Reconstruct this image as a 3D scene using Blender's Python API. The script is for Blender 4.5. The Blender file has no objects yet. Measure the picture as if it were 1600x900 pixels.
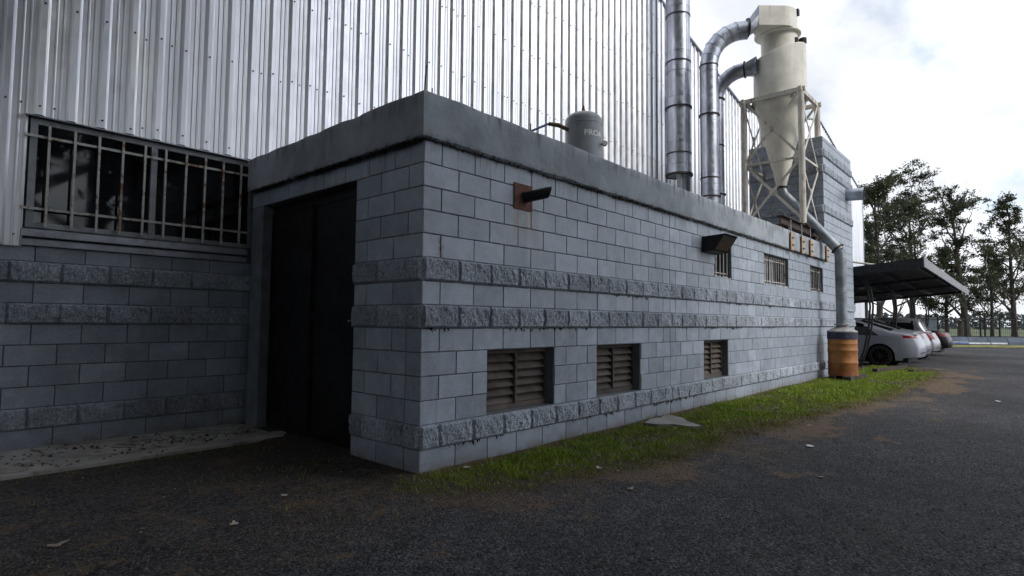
import bpy, math, random
import numpy as np
from mathutils import Vector, Matrix
random.seed(7); RNG = np.random.default_rng(7)
S = bpy.context.scene
COL = S.collection
PI = math.pi

# ------------------------------------------------------------------ camera
cam = bpy.data.cameras.new('camera'); camo = bpy.data.objects.new('camera', cam); COL.objects.link(camo)
CAMX, CAMY, CAMZ = -3.08297, -3.78689, 1.26329
yaw, pitch, roll, foc = 0.733551, 0.05761, 0.008715, 910.095
def basis():
    f = Vector((math.cos(pitch)*math.cos(yaw), math.cos(pitch)*math.sin(yaw), math.sin(pitch)))
    r = Vector((math.sin(yaw), -math.cos(yaw), 0)); u = r.cross(f)
    r2 = math.cos(roll)*r + math.sin(roll)*u; u2 = -math.sin(roll)*r + math.cos(roll)*u
    return r2, u2, f
r_, u_, f_ = basis()
camo.matrix_world = Matrix(((r_.x, u_.x, -f_.x, CAMX), (r_.y, u_.y, -f_.y, CAMY), (r_.z, u_.z, -f_.z, CAMZ), (0, 0, 0, 1)))
cam.sensor_width = 36; cam.lens = 36*foc/1600; cam.clip_start = 0.05; cam.clip_end = 3000
S.camera = camo

# ------------------------------------------------------------------ sky and sun (bright overcast, veiled sun)
SUN_AZ, SUN_EL = math.radians(-82), math.radians(38)
W = bpy.data.worlds.new('World'); S.world = W; W.use_nodes = True
nt = W.node_tree; nt.nodes.clear()
def wn(t, **k):
    n = nt.nodes.new(t)
    for a, b in k.items(): setattr(n, a, b)
    return n
def wl(a, b): nt.links.new(a, b)
def wmath(op, a, b=None, clamp=False):
    n = wn('ShaderNodeMath', operation=op, use_clamp=clamp)
    for i, v in enumerate((a, b)):
        if v is None: continue
        if isinstance(v, (int, float)): n.inputs[i].default_value = v
        else: wl(v, n.inputs[i])
    return n.outputs[0]
out = wn('ShaderNodeOutputWorld'); bg = wn('ShaderNodeBackground'); bg.inputs['Strength'].default_value = 0.1
sky = wn('ShaderNodeTexSky', sky_type='NISHITA', sun_disc=False, sun_elevation=SUN_EL, sun_rotation=PI/2-SUN_AZ, air_density=1.0, dust_density=.6, ozone_density=1.0)
tc = wn('ShaderNodeTexCoord'); sep = wn('ShaderNodeSeparateXYZ'); wl(tc.outputs['Generated'], sep.inputs[0])
zz = wmath('ADD', wmath('MAXIMUM', sep.outputs[2], 0.0), 0.22)
comb = wn('ShaderNodeCombineXYZ'); wl(wmath('DIVIDE', sep.outputs[0], zz), comb.inputs[0]); wl(wmath('DIVIDE', sep.outputs[1], zz), comb.inputs[1])
def wnoise(scale, detail, rough=.55, off=(0, 0, 0)):
    mp = wn('ShaderNodeMapping'); mp.inputs['Location'].default_value = off; mp.inputs['Scale'].default_value = (1, 1.5, 1)
    wl(comb.outputs[0], mp.inputs['Vector'])
    n = wn('ShaderNodeTexNoise'); n.inputs['Scale'].default_value = scale; n.inputs['Detail'].default_value = detail; n.inputs['Roughness'].default_value = rough
    wl(mp.outputs[0], n.inputs['Vector']); return n.outputs['Fac']
def wramp(v, a, b):
    m = wn('ShaderNodeMapRange', interpolation_type='SMOOTHSTEP'); m.inputs[1].default_value = a; m.inputs[2].default_value = b
    wl(v, m.inputs[0]); return m.outputs[0]
cover = wramp(wnoise(1.1, 6, .55, (3.1, 1.7, 0)), .33, .53)
cover = wmath('MAXIMUM', cover, wramp(sep.outputs[2], .22, .04))
tone = wramp(wnoise(1.9, 5, .5, (7.3, 2.2, 0)), .3, .72)
dotn = wn('ShaderNodeVectorMath', operation='DOT_PRODUCT'); wl(tc.outputs['Generated'], dotn.inputs[0])
dotn.inputs[1].default_value = (math.cos(SUN_AZ)*math.cos(SUN_EL), math.sin(SUN_AZ)*math.cos(SUN_EL), math.sin(SUN_EL))
glow = wmath('POWER', wmath('MAXIMUM', dotn.outputs['Value'], 0.0), 5.0)
lum = wmath('ADD', wmath('ADD', wmath('MULTIPLY', tone, 4.2), 7.6), wmath('MULTIPLY', glow, 6.0))
ccol = wn('ShaderNodeVectorMath', operation='SCALE'); ccol.inputs[0].default_value = (.955, .985, 1.04); wl(lum, ccol.inputs['Scale'])
mix = wn('ShaderNodeMixRGB'); wl(wmath('MULTIPLY', cover, .97), mix.inputs[0])
skyb = wn('ShaderNodeVectorMath', operation='SCALE'); skyb.inputs['Scale'].default_value = 1.5; wl(sky.outputs[0], skyb.inputs[0])
wl(skyb.outputs[0], mix.inputs[1]); wl(ccol.outputs[0], mix.inputs[2])
wl(mix.outputs[0], bg.inputs['Color']); wl(bg.outputs[0], out.inputs[0])

sl = bpy.data.lights.new('sun', 'SUN'); sl.energy = 1.5; sl.angle = math.radians(14); sl.color = (1, .96, .9)
so = bpy.data.objects.new('sun', sl); COL.objects.link(so)
so.rotation_euler = Vector((math.cos(SUN_AZ)*math.cos(SUN_EL), math.sin(SUN_AZ)*math.cos(SUN_EL), math.sin(SUN_EL))).to_track_quat('Z', 'Y').to_euler()
S.view_settings.view_transform = 'Standard'; S.view_settings.look = 'None'; S.view_settings.exposure = 0.3; S.view_settings.gamma = 1
S.render.engine = 'CYCLES'; S.cycles.max_bounces = 6; S.cycles.use_denoising = True

# ------------------------------------------------------------------ materials
class NB:
    def __init__(s, name):
        s.m = bpy.data.materials.new(name); s.m.use_nodes = True; s.t = s.m.node_tree; s.t.nodes.clear()
        s.o = s.n('ShaderNodeOutputMaterial'); s.b = s.n('ShaderNodeBsdfPrincipled'); s.l(s.b.outputs[0], s.o.inputs[0])
        s.pos = s.n('ShaderNodeNewGeometry').outputs['Position']
    def n(s, t, **k):
        x = s.t.nodes.new(t)
        for a, b in k.items(): setattr(x, a, b)
        return x
    def l(s, a, b): s.t.links.new(a, b)
    def setin(s, sock, v):
        if isinstance(v, (int, float)): sock.default_value = v
        elif isinstance(v, (tuple, list)): sock.default_value = tuple(v) + ((1,) if len(sock.default_value) == 4 and len(v) == 3 else ())
        else: s.l(v, sock)
    def vec(s, scale=(1, 1, 1), off=(0, 0, 0), src=None):
        mp = s.n('ShaderNodeMapping'); mp.inputs['Scale'].default_value = scale; mp.inputs['Location'].default_value = off
        s.l(src or s.pos, mp.inputs['Vector']); return mp.outputs[0]
    def noise(s, scale, detail=4, rough=.55, vec=None, dist=0):
        x = s.n('ShaderNodeTexNoise'); x.inputs['Scale'].default_value = scale; x.inputs['Detail'].default_value = detail
        x.inputs['Roughness'].default_value = rough; x.inputs['Distortion'].default_value = dist
        s.l(vec or s.pos, x.inputs['Vector']); return x.outputs['Fac']
    def voro(s, scale, out='Distance', vec=None, feature='F1'):
        x = s.n('ShaderNodeTexVoronoi', feature=feature); x.inputs['Scale'].default_value = scale; s.l(vec or s.pos, x.inputs['Vector']); return x.outputs[out]
    def ss(s, v, a, b, lo=0., hi=1.):
        m = s.n('ShaderNodeMapRange', interpolation_type='SMOOTHSTEP')
        m.inputs[1].default_value = a; m.inputs[2].default_value = b; m.inputs[3].default_value = lo; m.inputs[4].default_value = hi
        s.l(v, m.inputs[0]); return m.outputs[0]
    def ma(s, op, a, b=0.):
        m = s.n('ShaderNodeMath', operation=op); s.setin(m.inputs[0], a); s.setin(m.inputs[1], b); return m.outputs[0]
    def mix(s, f, a, b, mode='MIX'):
        m = s.n('ShaderNodeMixRGB', blend_type=mode); s.setin(m.inputs[0], f); s.setin(m.inputs[1], a); s.setin(m.inputs[2], b); return m.outputs[0]
    def gain(s, c, f):
        m = s.n('ShaderNodeVectorMath', operation='SCALE'); s.setin(m.inputs[0], c); s.setin(m.inputs['Scale'], f); return m.outputs[0]
    def xyz(s):
        x = s.n('ShaderNodeSeparateXYZ'); s.l(s.pos, x.inputs[0]); return x.outputs
    def rand(s): return s.n('ShaderNodeObjectInfo').outputs['Random']
    def bump(s, h, strength=.3, dist=.01):
        b = s.n('ShaderNodeBump'); b.inputs['Strength'].default_value = strength; b.inputs['Distance'].default_value = dist
        s.l(h, b.inputs['Height']); s.l(b.outputs[0], s.b.inputs['Normal'])
    def fin(s, col, rough=.7, metal=0., spec=.4):
        s.setin(s.b.inputs['Base Color'], col); s.setin(s.b.inputs['Roughness'], rough); s.setin(s.b.inputs['Metallic'], metal)
        s.setin(s.b.inputs['Specular IOR Level'], spec); return s.m

def simple(name, col, rough=.6, metal=0., var=.25, scale=6., spec=.4, dirt=None, dscale=5., damt=(.55, .75), bmp=0., bscale=60., orand=0.):
    k = NB(name); f = k.ss(k.noise(scale, 5), .3, .7, 1-var, 1+var)
    c = k.gain(col, f)
    if orand: c = k.gain(c, k.ss(k.rand(), 0, 1, 1-orand, 1+orand))
    if dirt: c = k.mix(k.ss(k.noise(dscale, 7, .65), damt[0], damt[1]), c, dirt)
    if bmp: k.bump(k.noise(bscale, 4), bmp, .005)
    return k.fin(c, k.ss(k.noise(scale*2.3, 3), .3, .7, max(rough-.08, .02), min(rough+.08, 1)), metal, spec)

def block_paint(name, col, rough_face=False):
    k = NB(name); x, y, z = k.xyz()
    c = k.gain(col, k.ss(k.noise(1.3, 6, .6), .3, .7, .86, 1.12))
    c = k.gain(c, k.ss(k.rand(), 0, 1, .84, 1.12))
    c = k.gain(c, k.ss(k.noise(55, 3), .35, .65, .93, 1.07)); c = k.gain(c, k.ss(k.noise(6, 6, .65), .32, .68, .86, 1.1))
    # pores in the block face
    c = k.mix(k.ss(k.voro(85), .1, .02, 0, .45), c, (.07, .075, .08))
    # rain streaks running down, chalky and dark
    st = k.noise(1.0, 5, .6, k.vec((9, 9, .5)))
    c = k.mix(k.ss(st, .6, .78, 0, .32), c, (.13, .13, .12))
    c = k.mix(k.ss(k.noise(1., 4, .6, k.vec((14, 14, .35), (5, 3, 1))), .63, .8, 0, .35), c, (.33, .36, .38))
    # organic drips just below the parapet, splashed soil just above the ground
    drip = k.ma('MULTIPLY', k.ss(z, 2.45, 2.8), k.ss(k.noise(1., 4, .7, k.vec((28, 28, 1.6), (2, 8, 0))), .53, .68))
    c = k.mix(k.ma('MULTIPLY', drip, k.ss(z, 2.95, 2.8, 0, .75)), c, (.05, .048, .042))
    c = k.mix(k.ma('MULTIPLY', k.ss(z, .16, .0, 0, .7), k.ss(k.noise(6, 5), .35, .6)), c, (.16, .125, .09))
    # rust run below the overflow plate
    rs = k.ma('MULTIPLY', k.ss(x, 1.12, 1.14), k.ss(x, 1.46, 1.42)); rs = k.ma('MULTIPLY', rs, k.ss(z, 2.4, 2.38)); rs = k.ma('MULTIPLY', rs, k.ss(z, 2.02, 2.32))
    rust = k.ss(k.noise(1., 3, .5, k.vec((24, 2, .7), (.6, 0, 0))), .47, .64)
    c = k.mix(k.ma('MULTIPLY', rs, k.ma('MULTIPLY', rust, .85)), c, (.35, .19, .055))
    chalk = k.ma('MULTIPLY', k.ma('MULTIPLY', k.ss(x, 1.0, 1.15), k.ss(x, 1.75, 1.5)), k.ma('MULTIPLY', k.ss(z, 2.6, 2.4), k.ss(z, 1.5, 2.2)))
    c = k.mix(k.ma('MULTIPLY', chalk, k.ss(k.noise(1., 4, .6, k.vec((12, 12, .4))), .4, .7, 0, .45)), c, (.5, .5, .48))
    tr = k.ma('MULTIPLY', k.ma('MULTIPLY', k.ss(x, .16, .19), k.ss(x, .245, .215)), k.ma('MULTIPLY', k.ss(z, 1.795, 1.83), k.ss(z, 2.0, 1.96)))
    c = k.mix(k.ma('MULTIPLY', tr, k.ss(k.noise(40, 5, .7, k.vec((1, 1, .3))), .44, .56)), c, (.12, .085, .06))
    c = k.mix(k.ss(k.noise(2.3, 4, .5, None, 1.5), .64, .68, 0, .22), c, (.40, .44, .49))
    c = k.mix(k.ss(k.noise(1.7, 6, .7, k.vec((1, 1, 1), (8, 1, 3))), .58, .75, 0, .3), c, (.17, .18, .185))
    if rough_face:
        big = k.noise(30, 5, .65, k.vec((1.2, 1.2, .7)), 1.2); fine = k.noise(110, 4, .65)
        c = k.gain(c, k.ss(k.noise(48, 5, .7, k.vec((1.3, 1.3, .7)), .8), .38, .62, .66, 1.28))
        c = k.mix(k.ss(k.noise(16, 6, .7, None, .8), .58, .72, 0, .6), c, (.10, .098, .085))
        k.bump(k.ma('ADD', big, k.ma('MULTIPLY', fine, .38)), 1.0, .032)
    else:
        k.bump(k.ma('ADD', k.noise(120, 3), k.ma('MULTIPLY', k.noise(9, 4), 1.2)), .22, .003)
    return k.fin(c, .44 if not rough_face else .66, 0, .62)

M = {}
PAINT = (.345, .395, .47)
M['block'] = block_paint('painted_block', PAINT)
M['split'] = block_paint('painted_split_block', (.455, .505, .58), True)
M['mortar'] = simple('mortar', (.12, .118, .115), .95, var=.35, scale=20)
M['reveal'] = simple('reveal_paint', (.16, .18, .2), .85, var=.2, scale=4, bmp=.3)
k = NB('parapet_concrete'); x, y, z = k.xyz()
c = k.gain((.37, .405, .445), k.ss(k.noise(1.6, 7, .62), .28, .72, .72, 1.18))
c = k.mix(k.ss(k.noise(1., 6, .65, k.vec((5, 5, .6))), .56, .76, 0, .55), c, (.52, .56, .6))
c = k.mix(k.ma('MULTIPLY', k.ss(z, 2.98, 3.2), k.ss(k.noise(1., 5, .65, k.vec((11, 11, .9), (1, 4, 0))), .46, .66, 0, .75)), c, (.07, .07, .055))
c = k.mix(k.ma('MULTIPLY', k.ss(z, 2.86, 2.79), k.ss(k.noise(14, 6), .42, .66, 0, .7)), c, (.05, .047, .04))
c = k.mix(k.ss(k.voro(26), .07, .02, 0, .6), c, (.09, .09, .085))
k.bump(k.ma('ADD', k.noise(7, 6, .6), k.ma('MULTIPLY', k.noise(60, 3), .25)), .55, .02)
M['parapet'] = k.fin(c, .8, 0, .3)
M['moss'] = simple('dark_moss', (.035, .03, .024), .95, var=.5, scale=30)

k = NB('zinc_cladding'); x, y, z = k.xyz()
c = k.gain((.91, .917, .96), k.ss(k.noise(1., 5, .6, k.vec((3, 3, .35))), .3, .7, .88, 1.1))
c = k.gain(c, k.ss(k.rand(), 0, 1, .94, 1.04))
c = k.mix(k.ss(k.noise(1., 6, .7, k.vec((22, 22, .8))), .62, .8, 0, .4), c, (.33, .32, .33))
k.bump(k.ma('ADD', k.noise(1., 3, .5, k.vec((4, 4, .9))), k.ma('MULTIPLY', k.noise(30, 3), .1)), .22, .02)
M['clad'] = k.fin(c, k.ss(k.noise(5, 4), .3, .7, .36, .46), .93, .5)
k = NB('galvanised_duct')
c = k.gain((.47, .50, .57), k.ss(k.noise(1., 5, .6, k.vec((3, 3, 1.2))), .3, .7, .7, 1.25))
c = k.mix(k.ss(k.noise(1., 6, .65, k.vec((9, 9, .7), (2, 2, 2))), .56, .78, 0, .6), c, (.24, .22, .2))
k.bump(k.noise(4, 3), .12, .02)
M['duct'] = k.fin(c, k.ss(k.noise(7, 4), .3, .7, .3, .5), .85, .5)
M['flange'] = simple('dark_flange', (.05, .045, .045), .6, .5, var=.4, scale=12, dirt=(.12, .06, .035))
k = NB('cream_paint'); x, y, z = k.xyz()
c = k.gain((.76, .735, .645), k.ss(k.noise(2.2, 6, .6), .3, .7, .84, 1.1))
c = k.mix(k.ss(k.noise(1., 6, .6, k.vec((10, 10, .6))), .56, .78, 0, .5), c, (.3, .28, .23))
c = k.mix(k.ss(k.noise(1.0, 7, .68, k.vec((9, 9, 4.5))), .66, .74, 0, .75), c, (.2, .11, .06))
k.bump(k.noise(5, 3), .08, .02)
M['cream'] = k.fin(c, .52, 0, .4)
k = NB('cream_frame_paint')
c = k.gain((.62, .59, .52), k.ss(k.noise(3, 6, .6), .3, .7, .8, 1.12))
c = k.mix(k.ss(k.noise(1., 6, .65, k.vec((9, 9, 2))), .54, .68, 0, .85), c, (.17, .095, .06))
M['frame'] = k.fin(c, .6, 0, .35)
M['rust'] = simple('rusty_steel', (.065, .045, .036), .85, .2, var=.4, scale=9, dirt=(.06, .05, .05), dscale=7)
M['plate_rust'] = simple('red_rust_plate', (.16, .075, .055), .8, .15, var=.3, scale=14, dirt=(.1, .05, .04), dscale=9)
M['black'] = simple('black_metal', (.012, .012, .014), .5, .1, var=.4, scale=5, dirt=(.03, .025, .022), dscale=4, bmp=.1)
M['door'] = simple('black_door_paint', (.010, .010, .012), .45, 0, var=.4, scale=3, dirt=(.016, .016, .017), dscale=3, spec=.25)
M['void'] = simple('dark_interior', (.006, .006, .007), 1, 0, spec=0)  # near-black fill standing in for unlit hollows
k = NB('window_glass'); k.bump(k.noise(2.5, 2), .02, .02)
M['glass'] = k.fin(k.gain((.012, .013, .016), k.ss(k.noise(3, 4), .3, .7, .6, 1.8)), k.ss(k.noise(4, 5), .35, .7, .025, .06), 0, .42)
k = NB('barred_paint')
c = k.mix(k.ss(k.noise(7, 6, .7), .5, .64), (.62, .61, .57), (.24, .12, .05))
M['bar'] = k.fin(c, .65, 0, .4)
M['alu'] = simple('grey_window_frame', (.34, .36, .38), .5, .3, var=.2, scale=5, dirt=(.1, .09, .085), dscale=6)
M['sill'] = simple('sill_flashing', (.40, .42, .47), .45, .6, var=.2, scale=4, dirt=(.12, .11, .11), dscale=5, damt=(.5, .8))
M['slat'] = simple('dusty_louvre', (.12, .10, .088), .85, 0, var=.3, scale=6, dirt=(.1, .085, .075), dscale=12, orand=.15)
M['tank'] = simple('grey_tank_paint', (.25, .275, .305), .42, 0, var=.1, scale=3)
M['white'] = simple('white_lettering', (.75, .77, .78), .6, var=.15, scale=40)
M['dial'] = simple('white_dial', (.8, .8, .8), .3)
M['brass'] = simple('weathered_brass', (.13, .1, .06), .55, .5, var=.5, scale=30)
M['bluehose'] = simple('blue_pipe', (.16, .24, .42), .5)
k = NB('timber_board'); c = k.gain((.56, .34, .16), k.ss(k.noise(1., 5, .6, k.vec((60, 30, 3))), .3, .7, .7, 1.2))
c = k.mix(k.ss(k.noise(6, 6, .7), .55, .7, 0, .6), c, (.55, .47, .36)); M['timber'] = k.fin(c, .8, 0, .3)
M['oldwood'] = simple('old_dark_timber', (.06, .045, .035), .9, var=.4, scale=9, bmp=.4)
k = NB('drum_orange'); x, y, z = k.xyz()
c = k.gain((.36, .155, .045), k.ss(k.noise(5, 6, .6), .3, .7, .75, 1.2))
c = k.mix(k.ma('MULTIPLY', k.ss(z, .5, .2), k.ss(k.noise(7, 6, .65), .35, .6, .3, 1)), c, (.26, .09, .035))
c = k.mix(k.ss(k.noise(1., 6, .65, k.vec((14, 14, 2))), .58, .72, 0, .7), c, (.16, .075, .035))
M['drum'] = k.fin(c, .6, .05, .4)
M['navy'] = simple('navy_band', (.032, .036, .07), .65, var=.3, scale=14, dirt=(.07, .06, .06))
M['duct_dull'] = simple('dull_zinc', (.27, .30, .33), .55, .55, var=.25, scale=5, dirt=(.16, .15, .14), dscale=6)
M['lid'] = simple('drum_lid_zinc', (.36, .35, .34), .65, .3, var=.3, scale=7, dirt=(.2, .15, .11), dscale=8)
M['carport'] = simple('carport_sheet', (.07, .068, .072), .7, .3, var=.3, scale=3, dirt=(.12, .085, .06), dscale=3)
M['carportedge'] = simple('carport_edge_sheet', (.26, .265, .28), .55, .5, var=.25, scale=5, dirt=(.12, .1, .09), dscale=5)
M['steel_dark'] = simple('dark_painted_steel', (.03, .032, .036), .45, .3, var=.3, scale=8)
M['steel_grey'] = simple('grey_steel_post', (.25, .26, .28), .5, .4, var=.2, scale=8)
M['concrete'] = simple('old_concrete', (.26, .255, .24), .9, var=.22, scale=3, dirt=(.1, .09, .075), dscale=4, damt=(.55, .8), bmp=.4, bscale=40)
M['path'] = simple('path_concrete', (.40, .385, .36), .9, var=.22, scale=3, dirt=(.16, .13, .10), dscale=2.5, damt=(.5, .72), bmp=.4, bscale=40)
M['barrier'] = simple('barrier_concrete', (.085, .105, .14), .85, var=.25, scale=1.2, dirt=(.09, .1, .12), dscale=2)
M['kerbblue'] = simple('blue_kerb_paint', (.12, .17, .42), .7, var=.2, scale=2)
M['kerbwhite'] = simple('white_kerb_paint', (.6, .63, .68), .7, var=.2, scale=3)
M['pillar'] = simple('pale_pillar', (.24, .29, .33), .8, var=.15)
M['bark'] = simple('bark', (.055, .046, .038), .95, var=.45, scale=4, bmp=.6, bscale=12)
def leafmat(name, col, var=.5):
    k = NB(name); c = k.gain(col, k.ss(k.noise(.7, 4), .3, .7, 1-var, 1+var)); c = k.gain(c, k.ss(k.noise(9, 2), .3, .7, .7, 1.3))
    b2 = k.n('ShaderNodeBsdfTranslucent'); k.setin(b2.inputs[0], k.gain(c, 1.2)); mx = k.n('ShaderNodeMixShader'); mx.inputs[0].default_value = .28
    m = k.fin(c, .6, 0, .3); k.l(k.b.outputs[0], mx.inputs[1]); k.l(b2.outputs[0], mx.inputs[2]); k.l(mx.outputs[0], k.o.inputs[0]); return m
M['leaf'] = leafmat('leaf_dark_green', (.052, .062, .032))
M['leaf2'] = leafmat('leaf_olive', (.066, .073, .037))
M['needle'] = leafmat('leaf_shade', (.04, .058, .026))
k = NB('grass_blades'); c = k.mix(k.ss(k.noise(2.2, 5, .6), .35, .7), (.17, .26, .016), (.27, .36, .03))
c = k.mix(k.ss(k.noise(7, 5, .7), .58, .75, 0, .8), c, (.17, .14, .06)); c = k.gain(c, k.ss(k.noise(60, 2), .3, .7, .65, 1.35))
at = k.n('ShaderNodeAttribute', attribute_name='dry'); c = k.mix(at.outputs['Fac'], c, (.21, .145, .075))
M['grass'] = k.fin(c, .6, 0, .3)
M['verge'] = simple('yellow_verge', (.17, .16, .05), .95, var=.4, scale=1.5, bmp=.5, bscale=20)
M['field'] = simple('field_grass', (.075, .095, .04), .95, var=.35, scale=.12)
M['farwood'] = simple('far_wood_haze', (.06, .072, .075), .95, var=.4, scale=.1)  # distance haze mixed into the colour as a blue cast
M['deadleaf'] = simple('fallen_leaf_tan', (.38, .31, .25), .8, var=.25, scale=30, orand=.25)
M['paper'] = simple('white_litter', (.62, .63, .64), .7, var=.1)
M['twig'] = simple('dead_twigs', (.05, .036, .026), .95, var=.5, scale=20)
M['tyre'] = simple('tyre_rubber', (.014, .014, .015), .85)
M['rim'] = simple('dark_alloy', (.05, .05, .055), .35, .7, var=.1)
M['lampred'] = simple('tail_lamp_red', (.17, .008, .012), .2, var=.1, spec=.6)
M['lampclear'] = simple('tail_lamp_clear', (.6, .45, .45), .2)
M['chrome'] = simple('chrome_strip', (.7, .7, .72), .2, .9)
M['plate'] = simple('number_plate', (.35, .36, .37), .5)
def carpaint(name, col, metal=.0, rough=.3):
    k = NB(name); k.b.inputs['Coat Weight'].default_value = .45; k.b.inputs['Coat Roughness'].default_value = .06
    return k.fin(k.gain(col, k.ss(k.noise(2, 4), .3, .7, .93, 1.05)), rough, metal, .5)
M['car_white'] = carpaint('white_car_paint', (.29, .305, .36)); M['car_silver'] = carpaint('silver_car_paint', (.36, .375, .41), .6, .35)
M['car_grey'] = carpaint('grey_car_paint', (.33, .35, .38), .5, .35); M['car_black'] = carpaint('black_car_paint', (.006, .006, .007))
M['car_black'].node_tree.nodes['Principled BSDF'].inputs['Coat Weight'].default_value = .12; M['car_black'].node_tree.nodes['Principled BSDF'].inputs['Specular IOR Level'].default_value = .25
M['carglass'] = simple('car_glass', (.008, .009, .011), .06, var=.1, spec=.6)
M['blacktrim'] = simple('black_trim', (.012, .012, .013), .6)

# ground: dark gravel, pine-needle litter, thin soil (masks come from the mesh: where litter lies)
k = NB('gravel_ground')
lit = k.n('ShaderNodeAttribute', attribute_name='litter').outputs['Fac']; soil = k.n('ShaderNodeAttribute', attribute_name='soil').outputs['Fac']
v1 = k.n('ShaderNodeTexVoronoi'); v1.inputs['Scale'].default_value = 62; k.l(k.vec((1, 1, 1)), v1.inputs['Vector'])
sp = k.n('ShaderNodeSeparateColor'); k.l(v1.outputs['Color'], sp.inputs[0])
c = k.mix(sp.outputs[0], (.010, .010, .012), (.115, .113, .12))
c = k.mix(k.ss(sp.outputs[1], .93, .97, 0, .6), c, (.17, .168, .17))
c = k.mix(k.ss(v1.outputs['Distance'], .35, .75, 0, .8), c, (.022, .021, .022))
c = k.gain(c, k.ss(k.noise(.35, 6, .6), .3, .7, .62, 1.3)); c = k.gain(c, k.ss(k.noise(5, 5, .6), .3, .7, .8, 1.2))
ln = k.noise(38, 4, .7, k.vec((1, 1.6, 1)), .5)
needle = k.mix(ln, (.045, .031, .021), (.22, .155, .105))
c = k.mix(k.ss(k.noise(.8, 6, .65, k.vec((.5, 1.6, 1))), .5, .72, 0, .4), c, k.mix(ln, (.03, .026, .024), (.11, .095, .085)))
clump = k.ss(k.ma('ADD', k.ma('MULTIPLY', lit, 1.1), k.ma('MULTIPLY', k.ma('ADD', k.ma('ADD', k.noise(5, 5, .6), k.noise(16, 6, .7)), -1.0), 1.3)), .34, .62)
c = k.mix(k.ma('MULTIPLY', clump, k.ss(k.noise(30, 7, .75), .34, .52, .25, 1)), c, needle)
c = k.mix(k.ma('MULTIPLY', soil, k.ss(k.noise(15, 6, .7), .25, .5)), c, k.mix(k.noise(60, 4, .7), (.03, .024, .018), (.10, .075, .05)))
k.bump(k.ma('ADD', k.ma('MULTIPLY', v1.outputs['Distance'], -1.0), k.ma('MULTIPLY', k.noise(25, 5), .8)), .9, .014)
M['ground'] = k.fin(c, .9, 0, .3)

# ------------------------------------------------------------------ mesh helpers
class MB:
    def __init__(s): s.v = []; s.f = []; s.mi = []
    def add(s, vs, fs, mi=0):
        o = len(s.v); s.v += [tuple(v) for v in vs]; s.f += [tuple(i+o for i in f) for f in fs]; s.mi += [mi]*len(fs); return s
    def box(s, a, b, mi=0, ch=0.):
        (x0, y0, z0), (x1, y1, z1) = a, b
        s.add([(x0, y0, z0), (x1, y0, z0), (x1, y1, z0), (x0, y1, z0), (x0, y0, z1), (x1, y0, z1), (x1, y1, z1), (x0, y1, z1)],
              [(0, 3, 2, 1), (4, 5, 6, 7), (0, 1, 5, 4), (1, 2, 6, 5), (2, 3, 7, 6), (3, 0, 4, 7)], mi); return s
    def tube(s, pts, r, n=12, mi=0, caps=True, start=0):
        pts = [Vector(p) for p in pts]; rs = r if isinstance(r, (list, tuple)) else [r]*len(pts)
        vs = []; fs = []; up = None
        for i, p in enumerate(pts):
            t = (pts[min(i+1, len(pts)-1)] - pts[max(i-1, 0)]).normalized()
            if up is None: up = Vector((0, 0, 1)) if abs(t.z) < .9 else Vector((1, 0, 0))
            a = t.cross(up); 
            if a.length < 1e-6: a = t.orthogonal()
            a.normalize(); b = a.cross(t).normalized(); up = b
            for j in range(n):
                w = 2*PI*j/n + start; vs.append(p + rs[i]*(math.cos(w)*a + math.sin(w)*b))
        for i in range(len(pts)-1):
            for j in range(n): fs.append((i*n+j, i*n+(j+1) % n, (i+1)*n+(j+1) % n, (i+1)*n+j))
        if caps: fs.append(tuple(range(n-1, -1, -1))); fs.append(tuple((len(pts)-1)*n+j for j in range(n)))
        s.add(vs, fs, mi); return s
    def bar(s, a, b, w, h, mi=0, up=(0, 0, 1)):
        a, b = Vector(a), Vector(b); t = (b-a).normalized(); u = Vector(up)
        if abs(t.dot(u)) > .98: u = Vector((1, 0, 0))
        x = t.cross(u).normalized()*w/2; y = x.cross(t).normalized()*h/2
        s.add([a-x-y, a+x-y, a+x+y, a-x+y, b-x-y, b+x-y, b+x+y, b-x+y], [(0, 3, 2, 1), (4, 5, 6, 7), (0, 1, 5, 4), (1, 2, 6, 5), (2, 3, 7, 6), (3, 0, 4, 7)], mi); return s
    def lathe(s, c, prof, n=32, mi=0, squash=1.):
        vs = []; fs = []
        for r, z in prof:
            for j in range(n): vs.append((c[0]+r*math.cos(2*PI*j/n), c[1]+r*math.sin(2*PI*j/n)*squash, c[2]+z))
        m = len(prof)
        for i in range(m-1):
            for j in range(n): fs.append((i*n+j, i*n+(j+1) % n, (i+1)*n+(j+1) % n, (i+1)*n+j))
        if prof[0][0] > 1e-4: fs.append(tuple(range(n-1, -1, -1)))
        if prof[-1][0] > 1e-4: fs.append(tuple((m-1)*n+j for j in range(n)))
        s.add(vs, fs, mi); return s
    def mesh(s, name, mats, smooth=True, ang=35):
        me = bpy.data.meshes.new(name); me.from_pydata(s.v, [], s.f)
        for m in (mats if isinstance(mats, (list, tuple)) else [mats]): me.materials.append(m)
        if any(s.mi): me.polygons.foreach_set('material_index', s.mi)
        me.update()
        if smooth:
            me.polygons.foreach_set('use_smooth', [True]*len(me.polygons)); me.set_sharp_from_angle(angle=math.radians(ang))
        return me
def link(name, me, parent=None, loc=None, rotz=0.):
    o = bpy.data.objects.new(name, me); COL.objects.link(o)
    if parent: o.parent = parent
    if loc is not None: o.location = loc
    if rotz: o.rotation_euler = (0, 0, rotz)
    return o
def part(name, mb, mat, parent=None, smooth=True, ang=35):
    return link(name, mb.mesh(name, mat, smooth, ang), parent)
def tag(o, label, cat, group=None, kind=None):
    if label: o['label'] = label
    if cat: o['category'] = cat
    if group: o['group'] = group
    if kind: o['kind'] = kind
    return o
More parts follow.
